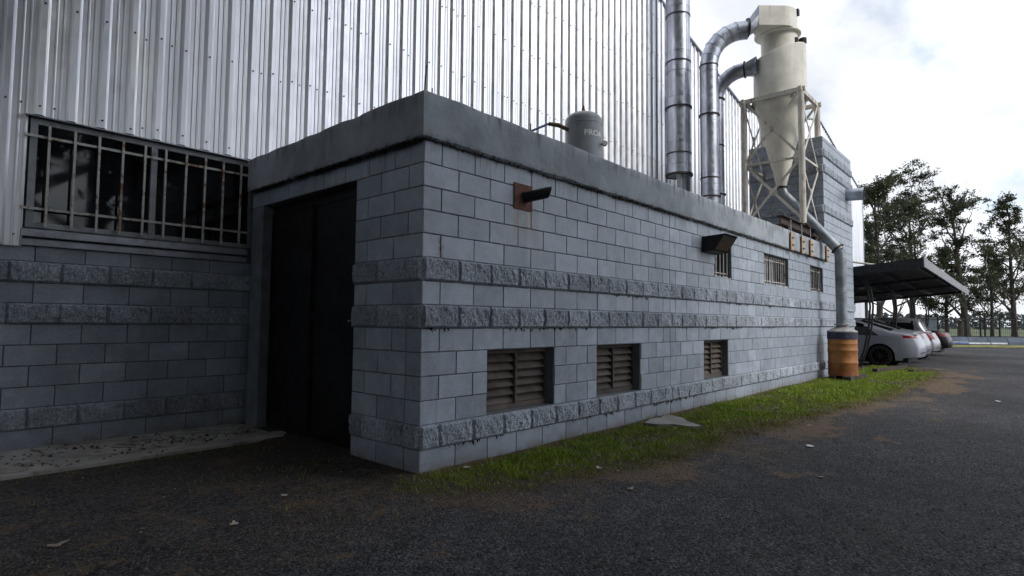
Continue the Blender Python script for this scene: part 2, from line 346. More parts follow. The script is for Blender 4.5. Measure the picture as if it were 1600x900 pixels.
def thing(name, label, cat, loc=(0, 0, 0), group=None, rotz=0.):
    o = bpy.data.objects.new(name, None); COL.objects.link(o); o.location = loc; o.rotation_euler = (0, 0, rotz); o.empty_display_size = .2
    return tag(o, label, cat, group)
def fastmesh(name, V, F, mat, smooth=False):
    """V (n,3), F (m,k) numpy"""
    me = bpy.data.meshes.new(name); V = np.asarray(V, np.float32); F = np.asarray(F, np.int32)
    me.vertices.add(len(V)); me.vertices.foreach_set('co', V.ravel())
    m, kk = F.shape; me.loops.add(m*kk); me.loops.foreach_set('vertex_index', F.ravel())
    me.polygons.add(m); me.polygons.foreach_set('loop_start', np.arange(0, m*kk, kk, dtype=np.int32))
    me.update(calc_edges=True); me.materials.append(mat)
    if smooth: me.polygons.foreach_set('use_smooth', [True]*m)
    return me
def vnoise(x, y, seed=0):
    """smooth value noise in numpy"""
    r = np.random.default_rng(seed).random((257, 257)); xi = np.floor(x).astype(int); yi = np.floor(y).astype(int); fx = x-xi; fy = y-yi
    fx = fx*fx*(3-2*fx); fy = fy*fy*(3-2*fy); g = lambda a, b: r[a % 257, b % 257]
    return (g(xi, yi)*(1-fx)+g(xi+1, yi)*fx)*(1-fy)+(g(xi, yi+1)*(1-fx)+g(xi+1, yi+1)*fx)*fy
def fbm(x, y, seed=0, o=4):
    s = 0; a = .5; t = 0
    for i in range(o): s = s+a*vnoise(x*2**i, y*2**i, seed+i); t += a; a *= .5
    return s/t

D = 3.387            # face of the shed wall
# ------------------------------------------------------------------ ground
EX = np.array([-1.2, -.6, -.36, -.23, 0, .41, 1.06, 1.9, 3.07, 4.94, 6.8, 8.93, 11.8, 15.0, 16.4, 17.4, 18.1, 18.6])
EY = np.array([.5, .1, -.34, -.61, -.79, -.98, -1.13, -1.28, -1.41, -1.5, -1.69, -1.93, -2.05, -2.05, -1.9, -1.55, -1.2, -.8])
def edge(x): return np.interp(x, EX, EY)
gx = np.concatenate([np.arange(-9, 8, .1), np.arange(8, 22, .2), np.arange(22, 50.1, .7)])
gy = np.concatenate([np.arange(-22, -6, .5), np.arange(-6, 3.6, .1)])
GX, GY = np.meshgrid(gx, gy, indexing='ij')
def ground_z(x, y):
    z = (fbm(x*.8, y*.8, 3)-.5)*.035 + (fbm(x*5, y*5, 9, 2)-.5)*.008
    strip = np.clip((y-edge(x))/.8, 0, 1)*((x > -.3) & (x < 18))
    return np.where(y > 1.9, z*.2, z) + strip*.025 - .006
GZ = ground_z(GX, GY)
nx, ny = GX.shape
idx = np.arange(nx*ny).reshape(nx, ny)
F = np.stack([idx[:-1, :-1], idx[1:, :-1], idx[1:, 1:], idx[:-1, 1:]], -1).reshape(-1, 4)
me = fastmesh('ground', np.stack([GX, GY, GZ], -1).reshape(-1, 3), F, M['ground'], True)
d = GY-edge(GX)
nz = fbm(GX*1.3, GY*2.2, 21, 5); nz2 = fbm(GX*4, GY*5, 31, 4)
inx = np.clip((GX+.6)/.6, 0, 1)*np.clip((19.5-GX)/1.5, 0, 1)
litter = np.exp(-((d+.1)/(.28+.028*np.clip(GX, 0, 12)))**2)*inx*np.clip((nz-.3)*3.2, 0, 1)
patch = np.clip((nz2-.5)*5, 0, 1)*np.clip((nz-.48)*6, 0, 1)*.75*np.clip(1-np.abs(d+.75)/1.1, 0, 1)*inx
wallside = np.clip(1-np.abs(GY+.1)/.22, 0, 1)*(GX > -.2)*(GX < 16)
leftp = np.clip((1.7-GX*1.3-np.abs(GY-.9)*.9)/1.2, 0, 1)*(GX < .6)*(GX > -4)*np.clip((nz2-.36)*3, 0, 1)*.42
litter = np.clip(litter+patch*.9+wallside*.9+leftp, 0, 1)
soil = np.clip(np.clip(d/.35+.3, 0, 1)*inx*(GY < .3), 0, 1)
soil = np.clip(soil+np.clip((GY-.3+.25*GX)/1.6, 0, 1)*(GX < .4)*np.clip(.35+(nz-.4)*2, 0, 1), 0, 1)
for nm, a in (('litter', litter), ('soil', soil)):
    at = me.attributes.new(nm, 'FLOAT', 'POINT'); at.data.foreach_set('value', a.ravel().astype(np.float32))
tag(link('ground', me), None, None, kind='structure')
mb = MB(); mb.add([(-500, -500, -.06), (900, -500, -.06), (900, 700, -.06), (-500, 700, -.06)], [(0, 1, 2, 3)])
tag(part('terrain', mb, M['field']), None, None, kind='structure')
# the rest of the gravel yard beyond the fine sheet
mb = MB(); mb.add([(-60, -60, -.04), (75, -60, -.04), (75, 40, -.04), (-60, 40, -.04)], [(0, 1, 2, 3)])
tag(part('gravel_yard', mb, M['ground']), None, None, kind='structure')

# helpers to place far things along the line of sight (depth along the horizontal view axis, lateral offset)
FX, FY = math.cos(yaw), math.sin(yaw)
def at(depth, u, z=0.): 
    l = (u-800)/foc*depth
    return Vector((CAMX+depth*FX+l*FY, CAMY+depth*FY-l*FX, z))

# ------------------------------------------------------------------ block-work
JT = .0035
_bm = {}
def smooth_block(w, h=.2, dep=.08, var=0):
    """block with slightly worn, unevenly chipped arrises"""
    key = ('s', round(w, 3), round(h, 3), var)
    if key in _bm: return _bm[key]
    rg = random.Random(var*31+int(w*1000)); j = JT; x0, x1, z0, z1 = j, w-j, j, h-j
    nx_, nz_ = (4, 2) if w > .25 else (2, 2)
    ol = [(x0+(x1-x0)*i/nx_, z0, 0, 1) for i in range(nx_)]+[(x1, z0+(z1-z0)*i/nz_, -1, 0) for i in range(nz_)]+[(x1-(x1-x0)*i/nx_, z1, 0, -1) for i in range(nx_)]+[(x0, z1-(z1-z0)*i/nz_, 1, 0) for i in range(nz_)]
    outer = []; inner = []; cx, cz_ = w/2, h/2
    for x, z, ix, iz in ol:
        c = .0028+abs(rg.gauss(0, .0012))+(rg.uniform(.004, .010) if rg.random() < .05 else 0); sh = rg.gauss(0, .0008)
        cor = (x in (x0, x1)) and (z in (z0, z1)); dx = (1 if x < cx else -1) if cor else ix; dz = (1 if z < cz_ else -1) if cor else iz
        outer.append((x+abs(sh)*dx, .0035, z+abs(sh)*dz)); inner.append((x+(c+abs(sh))*dx, 0, z+(c+abs(sh))*dz))
    n = len(ol); back = [(x, dep, z) for x, _, z in outer]
    mb = MB(); mb.add(outer+inner+back, [(i, (i+1) % n, n+(i+1) % n, n+i) for i in range(n)]+[tuple(range(n, 2*n))]+[(2*n+i, 2*n+(i+1) % n, (i+1) % n, i) for i in range(n)])
    _bm[key] = mb.mesh('block', M['block'], False); return _bm[key]
def split_geo(w, seed, h=.2, dep=.08, nx=22, nz=11):
    rg = np.random.default_rng(seed); j = .0012
    xs = np.linspace(j, w-j, nx+1); zs = np.linspace(j, h-j, nz+1)
    X, Z = np.meshgrid(xs, zs, indexing='ij'); n = fbm(X*14+seed*7.3, Z*14+seed*3.1, 50, 3); n2 = rg.random(X.shape)
    e = np.minimum(np.minimum(X-j, w-j-X), np.minimum(Z-j, h-j-Z)); e = np.clip(e/.004, 0, 1)
    Y = -.004-e*(-.005+.018*vnoise(X*9+seed*1.7, Z*9+seed*4.1, 52)+.029*fbm(X*24+seed, Z*13+X*11+seed*2.3, 51, 4)+.010*n2+.006*n)
    return X, Y, Z
def split_block(w, var, h=.2, dep=.08, nx=22, nz=11):
    key = ('r', round(w, 3), var, round(h, 3))
    if key in _bm: return _bm[key]
    if w < .25: nx = 12
    X, Y, Z = split_geo(w, var+int(w*100), h, dep, nx, nz); a, b = X.shape; id_ = np.arange(a*b).reshape(a, b)
    vs = list(zip(X.ravel(), Y.ravel(), Z.ravel())); fs = [(int(id_[i, k]), int(id_[i+1, k]), int(id_[i+1, k+1]), int(id_[i, k+1])) for i in range(a-1) for k in range(b-1)]
    mb = MB(); mb.add(vs, fs); j = .0012; c = -.004
    mb.add([(j, c, j), (w-j, c, j), (w-j, c, h-j), (j, c, h-j), (j, dep, j), (w-j, dep, j), (w-j, dep, h-j), (j, dep, h-j)], [(4, 5, 1, 0), (5, 6, 2, 1), (6, 7, 3, 2), (7, 4, 0, 3)])
    _bm[key] = mb.mesh('split_face_block', M['split'], False); return _bm[key]
def pieces(joints, gaps):
    out_ = []
    for a, b in zip(joints[:-1], joints[1:]):
        segs = [(a, b)]
        for g0, g1 in gaps:
            ns = []
            for s0, s1 in segs:
                if g1 <= s0 or g0 >= s1: ns.append((s0, s1)); continue
                if g0-s0 > .03: ns.append((s0, g0))
                if s1-g1 > .03: ns.append((g1, s1))
            segs = ns
        out_ += segs
    return out_
class Stuff:
    """far pieces past the limit: real geometry joined into one part"""
    def __init__(s): s.V = []; s.F = []; s.n = 0
    def add(s, me, M4):
        v = np.empty(len(me.vertices)*3, np.float32); me.vertices.foreach_get('co', v); v = v.reshape(-1, 3)
        m = np.array(M4); v = v@m[:3, :3].T+m[:3, 3]
        for p in me.polygons:
            q = list(p.vertices); s.F.append([i+s.n for i in q])
        s.V.append(v); s.n += len(v)
    def done(s, name, mat, parent):
        me = bpy.data.meshes.new(name); me.from_pydata(np.concatenate(s.V).tolist(), [], s.F); me.materials.append(mat); me.update()
        o = link(name, me, parent); o['kind'] = 'stuff'; return o
def lay(parent, runs, frame, is_split, limit=None, far_s=None, far_r=None):
    """runs: (a,b,course) along the wall; frame(a,b,z) -> (loc, rotz)"""
    for a, b, kz, h in runs:
        loc, rz = frame(a, b, .2*kz)
        w = b-a; rough = is_split(kz)
        me = split_block(w, random.randrange(5), h) if rough else smooth_block(w, h, .08, random.randrange(5))
        jl = Vector(loc)+Vector((random.uniform(-.0012, .0012), random.uniform(-.0012, .0012), 0))
        if limit and limit(a, b, kz, rough):
            (far_r if rough else far_s).add(me, Matrix.Translation(jl)@Matrix.Rotation(rz, 4, 'Z'))
        else:
            o = link('split_face_block' if rough else 'block', me, parent, jl, rz); o.rotation_euler = (random.gauss(0, .0015), random.gauss(0, .0012), rz+random.gauss(0, .0015))

VENTS = [(.79, 1.79), (2.59, 3.58), (5.5, 6.43)]
WINS = [(5.94, 6.62), (8.2, 9.64), (11.2, 12.25)]
OPEN = [(a, b, .4, 1.0) for a, b in VENTS] + [(a, b, 2.0, 2.6) for a, b in WINS]
XE = 12.5
annexe = thing('block_annexe', 'low grey painted block annexe with three rough bands and a thick concrete parapet', 'building')
SPL = lambda kz: kz in (1, 6, 8)
runs = []
for kz in range(14):
    if kz % 2 == 0: js = [0]+[.4*i for i in range(1, 12)]+[4.72+.4*i for i in range(0, 20)]
    else: js = [0, .2]+[.2+.4*i for i in range(1, 11)]+[4.4, 4.57]+[4.92+.4*i for i in range(0, 20)]
    js = [j for j in js if j < XE-.08]+[XE]
    gaps = [(a, b) for a, b, z0, z1 in OPEN if z0 < .2*kz+.1 < z1]
    runs += [(a, b, kz, .2) for a, b in pieces(js, gaps)]
fs_, fr_ = Stuff(), Stuff()
lay(annexe, runs, lambda a, b, z: ((a, 0, z), 0.), SPL, lambda a, b, kz, r: a > (9.6 if r else 7.6), fs_, fr_)
fs_.done('block', M['block'], annexe); fr_.done('split_face_block', M['split'], annexe)
# door wall (x = 0)
runs = []
for kz in range(14):
    js = ([0, .2]+[.2+.4*i for i in range(1, 9)]) if kz % 2 == 0 else ([0, .4]+[.4+.4*i for i in range(1, 9)])
    if kz < 6 and kz % 2: js = [0, .2]+js[1:]
    js = [j for j in js if j < 3.2]+[3.24] if kz == 13 else [j for j in js if j < .98]+[1.0]
    runs += [(a, b, kz, .2) for a, b in zip(js[:-1], js[1:])]
lay(annexe, runs, lambda a, b, z: ((0, b, z), -PI/2), SPL)
core = MB()
for kz in range(14):
    gaps = [(a, b) for a, b, z0, z1 in OPEN if z0 < .2*kz+.1 < z1]
    for a, b in pieces([.009, XE], gaps): core.box((a, .009, .2*kz), (b, .19, .2*kz+.2))
    core.box((.009, .19, .2*kz), (.19, 1.0-.004 if kz < 13 else 3.23, .2*kz+.2))
core.box((.009, 2.95, 0), (.19, 3.23, 2.6)); core.box((.14, 3.23, 0), (.19, 3.38, 3.1))
core.box((.009, 0.2, -.3), (XE, .35, 0))
part('wall_core', core, M['mortar'], annexe, False)
j = MB(); j.box((0, 2.94, 0), (.009, 3.24, 2.6)); j.box((.0, 3.2305, 0), (.14, 3.24, 2.6)); j.box((.0, 2.937, 0), (.25, 2.94, 2.6)); part('door_jamb', j, M['reveal'], annexe, False)
for a, b, z0, z1 in OPEN:      # painted reveals of each opening
    rv = MB()
    rv.box((b-.004, .012, z0), (b-.001, .2, z1)); rv.box((a+.001, .012, z0), (a+.004, .2, z1)); rv.box((a+.004, .012, z1-.004), (b-.004, .2, z1-.001)); rv.box((a+.004, .012, z0+.001), (b-.004, .2, z0+.006))
    part('opening_lining', rv, M['reveal'], annexe, False)
rf = MB(); rf.box((.15, .15, 2.84), (XE, D-.03, 2.96)); part('flat_roof', rf, M['concrete'], annexe, False)
# parapet: L-shaped concrete beam with slightly wavy arrises
def parapet():
    sec = [(.0, 2.795), (.035, 2.79), (.06, 2.81), (.062, 2.9), (.06, 3.0), (.062, 3.1), (.06, 3.17), (.045, 3.195), (-.05, 3.2), (-.15, 3.195), (-.155, 2.95)]
    st = [('d', y) for y in np.arange(3.25, .02, -.08)]+[('c', 0)]+[('l', x) for x in np.arange(.1, XE-.02, .08)]+[('l', XE-.02)]
    vs = []; rg = np.random.default_rng(5)
    for i, (t, q) in enumerate(st):
        for kk, (o, z) in enumerate(sec):
            n = (fbm(np.array([i*.35]), np.array([kk*1.7]), 77, 3)[0]-.5); w = .012*n; zz = z+(.022*n if z > 3.1 or z < 2.82 else 0)
            oo = o+w
            if t == 'd': vs.append((-oo, max(q, -oo) if q > .2 else max(q, -oo+.03), zz))
            elif t == 'c': vs.append((-oo, -oo, zz))
            else: vs.append((max(q, -oo+.02), -oo, zz))
    m = len(sec); fs = []
    for i in range(len(st)-1):
        for kk in range(m): fs.append((i*m+kk, i*m+(kk+1) % m, (i+1)*m+(kk+1) % m, (i+1)*m+kk))
    fs.append(tuple(range(m))); fs.append(tuple((len(st)-1)*m+kk for kk in range(m-1, -1, -1)))
    mb = MB(); mb.add(vs, fs); return mb
part('parapet', parapet(), M['parapet'], annexe, True, 40)
# moss and cobweb fringe under the parapet and under the rough bands
def fringe(n, fx, zc, zs, seed, hang=.03):
    rg = np.random.default_rng(seed); V = []; Fc = []
    for i in range(n):
        p, nrm, dens = fx(rg)
        if rg.random() > dens: continue
        l = hang*(.3+rg.random()**2*1.3); w = .004+.01*rg.random(); a = rg.normal(0, .012); t = Vector((-nrm[1], nrm[0], 0))
        P = Vector((p[0], p[1], zc+rg.normal(0, zs))); o = Vector((nrm[0], nrm[1], 0))*(.004+.012*rg.random())
        k0 = len(V); V += [P-t*w, P+t*w+o, P+o+t*a+Vector((0, 0, -l))]; Fc.append((k0, k0+1, k0+2))
    return V, Fc
mb = MB()
def fx1(rg):
    x = rg.random()*XE; return (x, -.004-rg.random()*.05, 0), (0, -1), np.clip((fbm(np.array([x*2.2]), np.array([.5]), 90, 4)[0]-.33)*4, .12, 1)*(1 if x < 5 else .6)
def fx2(rg):
    y = rg.random()*3.2; return (-.004-rg.random()*.05, y, 0), (-1, 0), np.clip((fbm(np.array([y*2.2]), np.array([4.5]), 91, 4)[0]-.25)*4, .2, 1)
for v, f in (fringe(3400, fx1, 2.795, .006, 1, .024), fringe(2200, fx2, 2.795, .006, 2, .032)): mb.add(v, f)
for zc, s in ((1.6, 3), (1.2, 4), (.2, 5)):
    def fx3(rg, s=s):
        x = rg.random()*9; return (x, -.006, 0), (0, -1), np.clip((fbm(np.array([x*1.9]), np.array([s*3.3]), 95, 3)[0]-.52)*6, .0, .9)
    v, f = fringe(420, fx3, zc, .006, s, .028); mb.add(v, f)
o = part('moss_fringe', mb, M['moss'], annexe, False); o['kind'] = 'stuff'
# louvred vents
for a, b in VENTS:
    v = link('louvre_vent', None, annexe); w = b-a
    fr = MB(); fr.box((a+.005, .1, .41), (b-.005, .19, .46)); fr.box((a+.005, .1, .955), (b-.005, .19, .99)); fr.box((a+.006, .1, .46), (a+.03, .19, .955)); fr.box((b-.03, .1, .46), (b-.006, .19, .955))
    part('vent_frame', fr, M['slat'], v, False)
    mu = MB(); xm = a+w*.5; mu.box((xm-.012, .09, .46), (xm+.012, .135, .955)); part('mullion', mu, M['slat'], v, False)
    bk = MB(); bk.box((a+.006, .192, .4), (b-.006, .196, 1.0)); part('dark_backing', bk, M['void'], v, False)  # black sheet in place of the unlit room behind the slats
    me = None
    for q in range(6):
        for xa, xb in ((a+.032, xm-.014), (xm+.014, b-.032)):
            zc = .468+q*.0815
            mb = MB(); n = 6; vs = []
            for i in range(n+1):
                t = i/n; yy = .105+.075*t; z2 = zc+.078*(t**.75); vs += [(xa, yy, z2), (xb, yy, z2)]
            for i in range(n+1):
                t = i/n; yy = .109+.075*t; z2 = zc-.006+.078*(t**.75); vs += [(xa, yy, z2), (xb, yy, z2)]
            fsx = [(2*i, 2*i+1, 2*i+3, 2*i+2) for i in range(n)]+[(2*(n+1)+2*i, 2*(n+1)+2*i+2, 2*(n+1)+2*i+3, 2*(n+1)+2*i+1) for i in range(n)]+[(0, 2*(n+1), 2*(n+1)+1, 1)]
            mb.add(vs, fsx); part('slat', mb, M['slat'], v)
# small barred windows
for wi, (a, b) in enumerate(WINS):
    v = link('barred_window', None, annexe)
    fr = MB(); fr.box((a+.006, .13, 2.01), (b-.006, .17, 2.045)); fr.box((a+.006, .13, 2.555), (b-.006, .17, 2.594)); fr.box((a+.007, .131, 2.045), (a+.035, .17, 2.555)); fr.box((b-.035, .131, 2.045), (b-.007, .17, 2.555))
    xm = (a+b)/2; fr.box((xm-.015, .132, 2.045), (xm+.015, .168, 2.555)); part('window_frame', fr, M['alu'], v, False)
    gl = MB(); gl.box((a+.03, .15, 2.03), (b-.03, .156, 2.57)); part('pane', gl, M['glass'], v, False)
    n = max(4, int((b-a)/.13))
    for i in range(n):
        x = a+.05+(b-a-.1)*i/(n-1); bb = MB(); bb.bar((x, .06, 2.02), (x, .06, 2.585), .012, .012); part('bar', bb, M['bar'], v, False)
    for zz in (2.09, 2.5):
        bb = MB(); bb.bar((a-.0+.008, .072, zz), (b-.008, .072, zz), .012, .014); part('rail', bb, M['bar'], v, False)
    sl_ = MB()          # sill mortar squeezed out in lumps
    for i in range(int((b-a)/.05)):
        x = a+.02+i*.05; sl_.box((x, .004, 2.002), (x+random.uniform(.02, .045), .05, 2.012+random.random()*.03))
    part('mortar_lumps', sl_, M['kerbwhite'], v, False)
# steel door
dr = link('steel_door', None, annexe)
mb = MB(); mb.box((.12, 1.0, .02), (.15, 2.937, 2.6)); part('door_leaf', mb, M['door'], dr, False)
mb = MB()
for y0, y1 in ((1.03, 1.95), (1.99, 2.91)):
    for z0, z1 in ((.08, 1.26), (1.34, 2.5)):
        mb.bar((.117, y0, z0), (.117, y1, z0), .012, .03); mb.bar((.117, y0, z1), (.117, y1, z1), .012, .03); mb.bar((.116, y0, z0), (.116, y0, z1), .012, .03); mb.bar((.116, y1, z0), (.116, y1, z1), .012, .03)
part('door_rib', mb, M['door'], dr, False)
mb = MB(); mb.box((.085, 1.12, 1.2), (.12, 1.17, 1.3)); mb.tube([(.07, 1.08, 1.27), (.07, 1.2, 1.25)], .012, 8); part('handle', mb, M['steel_grey'], dr)

# ------------------------------------------------------------------ block tower behind
tower = thing('block_tower', 'tall grey block tower with rough bands standing behind the cream cyclone', 'building')
TX0, TX1, TZ, TY = 12.5, 15.4, 5.9, 1.8
mb = MB(); mb.box((TX0+.009, .012, -.2), (TX1-.009, TY, TZ-.01)); part('wall_core', mb, M['mortar'], tower, False)
ts, tr = Stuff(), Stuff(); TSPL = lambda kz: kz in (1, 6, 8, 20, 25, 27)
runs = []
for kz in range(30):
    h = .2 if kz < 29 else .1
    js = [TX0]+[TX0+(.4 if kz % 2 else .2)+.4*i for i in range(9)]; js = [q for q in js if q < TX1-.05]+[TX1]
    runs += [(a, b, kz, h) for a, b in zip(js[:-1], js[1:])]
lay(tower, runs, lambda a, b, z: ((a, .003, z), 0.), TSPL, lambda *q: True, ts, tr)
runs = []
for kz in range(14, 30):
    h = .2 if kz < 29 else .1
    js = [.003]+[(.2 if kz % 2 else .4)+.4*i for i in range(9)]; js = [q for q in js if q < TY-.05]+[TY]
    runs += [(a, b, kz, h) for a, b in zip(js[:-1], js[1:])]
lay(tower, runs, lambda a, b, z: ((TX0, b, z), -PI/2), TSPL, lambda *q: True, ts, tr)
runs = [(a, min(a+.4, TY), kz, .2 if kz < 29 else .1) for kz in range(30) for a in np.arange(.003+(.0 if kz % 2 else -.2), TY, .4)]
lay(tower, [(max(a, .003), b, kz, h) for a, b, kz, h in runs], lambda a, b, z: ((TX1, a, z), PI/2), TSPL, lambda *q: True, ts, tr)
ts.done('block', M['block'], tower); tr.done('split_face_block', M['split'], tower)
mb = MB(); mb.box((TX0+.01, .02, TZ-.01), (TX1-.01, TY, TZ+.005)); part('capping', mb, M['parapet'], tower, False)

# ------------------------------------------------------------------ twin-gabled metal shed
shed = thing('metal_shed', 'tall shed clad in ribbed bare metal sheet with two gables, rising behind the block annexe', 'building')
def rake(x):
    if x < 7.4: return 10.47-.22*(7.4-x)
    if x < 16.5: return 10.47-.22*(x-7.4)
    if x < 25.7: return 8.47+.23*(x-16.5)
    return 10.59-.235*(x-25.7)
X0S, X1S = -5.1, 34.4
mb = MB(); pr = [(x, rake(x)-.1) for x in (X0S+.05, 7.4, 16.5, 25.7, X1S-.03)]; pl = [(X0S+.05, -.1)]+pr+[(X1S-.03, -.1)]
n = len(pl); y0, y1 = D+.06, D+28
mb.add([(x, y0, z) for x, z in pl]+[(x, y1, z) for x, z in pl], [tuple(range(n)), tuple(range(2*n-1, n-1, -1))]+[(i, i+n, (i+1) % n+n, (i+1) % n) for i in range(n)])
part('shed_body', mb, M['duct_dull'], shed, False)
PITCH = .254; PH = .952
prof = [(0, 0), (.030, .040), (.074, .040), (.104, 0), (.142, 0), (.151, .006), (.160, .006), (.169, 0), (.196, 0), (.205, .006), (.214, .006), (.223, 0)]
def rib_pts(a, b):
    k0 = int(math.floor((a-PH)/PITCH))-1; pts = []
    q = k0
    while PH+q*PITCH < b+PITCH:
        for t, h in prof: pts.append((PH+q*PITCH+t, h))
        q += 1
    xs = [p_[0] for p_ in pts]; hs = [p_[1] for p_ in pts]
    res = [(a, float(np.interp(a, xs, hs)))]+[p_ for p_ in pts if a+1e-4 < p_[0] < b-1e-4]+[(b, float(np.interp(b, xs, hs)))]
    return res
def sheet(a, b, zb, ztop, yoff):
    mb = MB(); ps = rib_pts(a, b); vs = []
    for x, h in ps:
        zt = ztop(x) if callable(ztop) else ztop
        jig = .002*math.sin(x*7.1)
        for s in (0, .5, 1): vs.append((x, D-.02-yoff-h+jig, zb+(zt-zb)*s))
    m = 3; fs = [(i*m+kk, (i+1)*m+kk, (i+1)*m+kk+1, i*m+kk+1) for i in range(len(ps)-1) for kk in range(2)]
    mb.add(vs, fs); return mb
LAP = 8.15
xs_ = [X0S]
while xs_[-1] < 10.9: xs_.append(min(xs_[-1]+4*PITCH, 10.9) if len(xs_) > 1 else PH-6*4*PITCH+.11)
extra = [-2.12, .09]
xa_ = sorted([q for q in xs_ if min(abs(q-e) for e in extra) > .12]+extra)
for a, b in zip(xa_[:-1], xa_[1:]):
    mid = (a+b)/2; zb = 1.94 if mid < -2.12 else (3.225 if mid < .09 else 2.9)
    part('cladding_sheet', sheet(a, b, zb, lambda x: min(LAP+.05, rake(x)), 0.), M['clad'], shed, False)
    if rake(mid) > LAP+.2: part('cladding_sheet', sheet(a, b, LAP, lambda x: max(rake(x), LAP+.02), .004), M['clad'], shed, False)
q = 10.98
while q < X1S-.1:
    b = min(q+4*PITCH, X1S); 
    part('cladding_sheet', sheet(q, b, 2.9 if q < 14.6 else .25, lambda x: min(LAP+.05, rake(x)), -.02), M['clad'], shed, False)
    part('cladding_sheet', sheet(q, b, LAP, lambda x: max(rake(x), LAP+.02), -.016), M['clad'], shed, False); q = b
mb = MB(); mb.box((10.86, D-.075, 2.9), (11.0, D+.02, rake(10.93))); part('corner_flashing', mb, M['sill'], shed, False)
for xa, xb in ((X0S, 7.4), (7.4, 10.93), (10.93, 16.5), (16.5, 25.7), (25.7, X1S+.05)):
    mb = MB(); mb.bar((xa, D-.03, rake(xa+.001)+.02), (xb, D-.03, rake(xb-.001)+.02), .12, .05); part('rake_flashing', mb, M['sill'], shed, False)
mb = MB(); mb.box((X1S-.02, D-.06, .2), (X1S+.03, D+.2, rake(X1S-.01)-.02)); part('corner_flashing', mb, M['sill'], shed, False)
mb = MB()     # fixing screws
rg = random.Random(4)
for zl in (2.05, 3.32, 4.35, 5.4, 6.45, 7.5, 8.2, 9.2):
    for q in range(-14, 40):
        x = PH+q*PITCH+.052
        if x > 10.7 or zl > rake(x)-.1 or (zl < 3 and x > -2.1): continue
        for dx in ((0, .118) if rg.random() < .35 else (0,)):
            if rg.random() < .12: continue
            zj = zl+rg.uniform(-.03, .03)+.02*math.sin(x*.9); hx = .040 if dx == 0 else 0
            mb.box((x+dx-.007, D-.02-hx-.012, zj-.007), (x+dx+.007, D-.02-hx+.002, zj+.007))
o = part('fixing_screw', mb, M['flange'], shed, False); o['kind'] = 'stuff'
# block plinth under the shed wall, left of the annexe
runs = []
for kz in range(10):
    h = .2 if kz < 9 else .15
    off = -.009 if kz % 2 else -.2
    js = sorted([off-.4*i for i in range(0, 10)])+[.138]
    runs += [(a, b, kz, h) for a, b in zip(js[:-1], js[1:])]
lay(shed, runs, lambda a, b, z: ((a, D, z), 0.), SPL)
mb = MB(); mb.box((-5, D+.009, -.2), (.138, D+.058, 1.94)); part('plinth_core', mb, M['mortar'], shed, False)
# barred strip window in the cladding
win = link('strip_window', None, shed)
WA, WB = -2.1, .075
mb = MB(); mb.box((WA, D-.015, 2.13), (WB, D+.045, 2.18)); mb.box((WA, D-.015, 3.14), (WB, D+.045, 3.2)); mb.box((WA+.001, D-.014, 2.18), (WA+.06, D+.045, 3.14)); mb.box((WB-.06, D-.014, 2.18), (WB-.001, D+.045, 3.14)); mb.box((-1.06, D-.013, 2.18), (-1.0, D+.045, 3.14))
part('window_frame', mb, M['alu'], win, False)
for a, b in ((WA+.055, -1.055), (-1.005, WB-.055)):
    mb = MB(); mb.box((a, D+.02, 2.17), (b, D+.026, 3.15)); part('pane', mb, M['glass'], win, False)
for i in range(11):
    x = -1.953+i*.2045; mb = MB(); mb.bar((x, D-.062, 2.14), (x+random.uniform(-.006, .006), D-.062, 3.13), .02, .02); part('bar', mb, M['bar'], win, False)
for z in (2.31, 3.015):
    mb = MB(); mb.bar((WA-.05, D-.048, z), (WB-.02, D-.048, z+.005), .01, .024); part('rail', mb, M['bar'], win, False)
hd = MB(); hd.add([(-2.15, D-.09, 3.205), (.09, D-.09, 3.205), (.09, D+.02, 3.235), (-2.15, D+.02, 3.235), (-2.15, D-.09, 3.195), (.09, D-.09, 3.195)], [(0, 1, 2, 3), (4, 5, 1, 0)]); part('head_flashing', hd, M['sill'], win, False)
for z0, z1, yo in ((2.04, 2.128, .05), (1.955, 2.036, .03)):
    mb = MB(); mb.add([(-2.13, D-yo, z0), (.0, D-yo, z0), (.0, D-yo+.005, z1-.02), (-2.13, D-yo+.005, z1-.02), (-2.13, D+.01, z1), (.0, D+.01, z1), (-2.13, D+.01, z0), (.0, D+.01, z0)], [(0, 1, 2, 3), (3, 2, 5, 4), (6, 7, 1, 0), (0, 3, 4, 6), (1, 7, 5, 2)]); part('sill_flashing', mb, M['sill'], win, False)

# ------------------------------------------------------------------ fittings on the long wall
sp = thing('overflow_spout', 'rusty square plate with black pipe spout sticking out of the block wall', 'pipe', (1.27, 0, 2.51))
mb = MB(); mb.box((-.14, -.012, -.135), (.135, -.001, .125)); part('plate', mb, M['plate_rust'], sp, False)
mb = MB(); vs = []; n = 16
mb2 = MB(); ax_ = Vector((.125, -.23, .045)); base = Vector((0, -.01, -.01)); t = ax_.normalized(); a = t.cross(Vector((0, 0, 1))).normalized(); b = a.cross(t)
rows = []
for s, cut in ((0, 0), (1, 1)):
    for jj in range(n):
        w = 2*PI*jj/n; o_ = .055*(math.cos(w)*a+math.sin(w)*b); ext = (.028*math.sin(w) if cut else 0); vs.append(base+ax_*s+o_+t*ext)
for s in (1, 0):
    for jj in range(n):
        w = 2*PI*jj/n; o_ = .048*(math.cos(w)*a+math.sin(w)*b); ext = (.028*math.sin(w) if s else 0); vs.append(base+ax_*s+o_+t*ext)
mb2.add(vs, [(r*n+jj, r*n+(jj+1) % n, (r+1)*n+(jj+1) % n, (r+1)*n+jj) for r in range(3) for jj in range(n)]); part('pipe', mb2, M['black'], sp)
lamp = thing('wall_lamp', 'black box-shaped floodlight hood fixed beside the first barred window', 'lamp', (5.52, 0, 2.47))
mb = MB(); L, dp = .5, .36
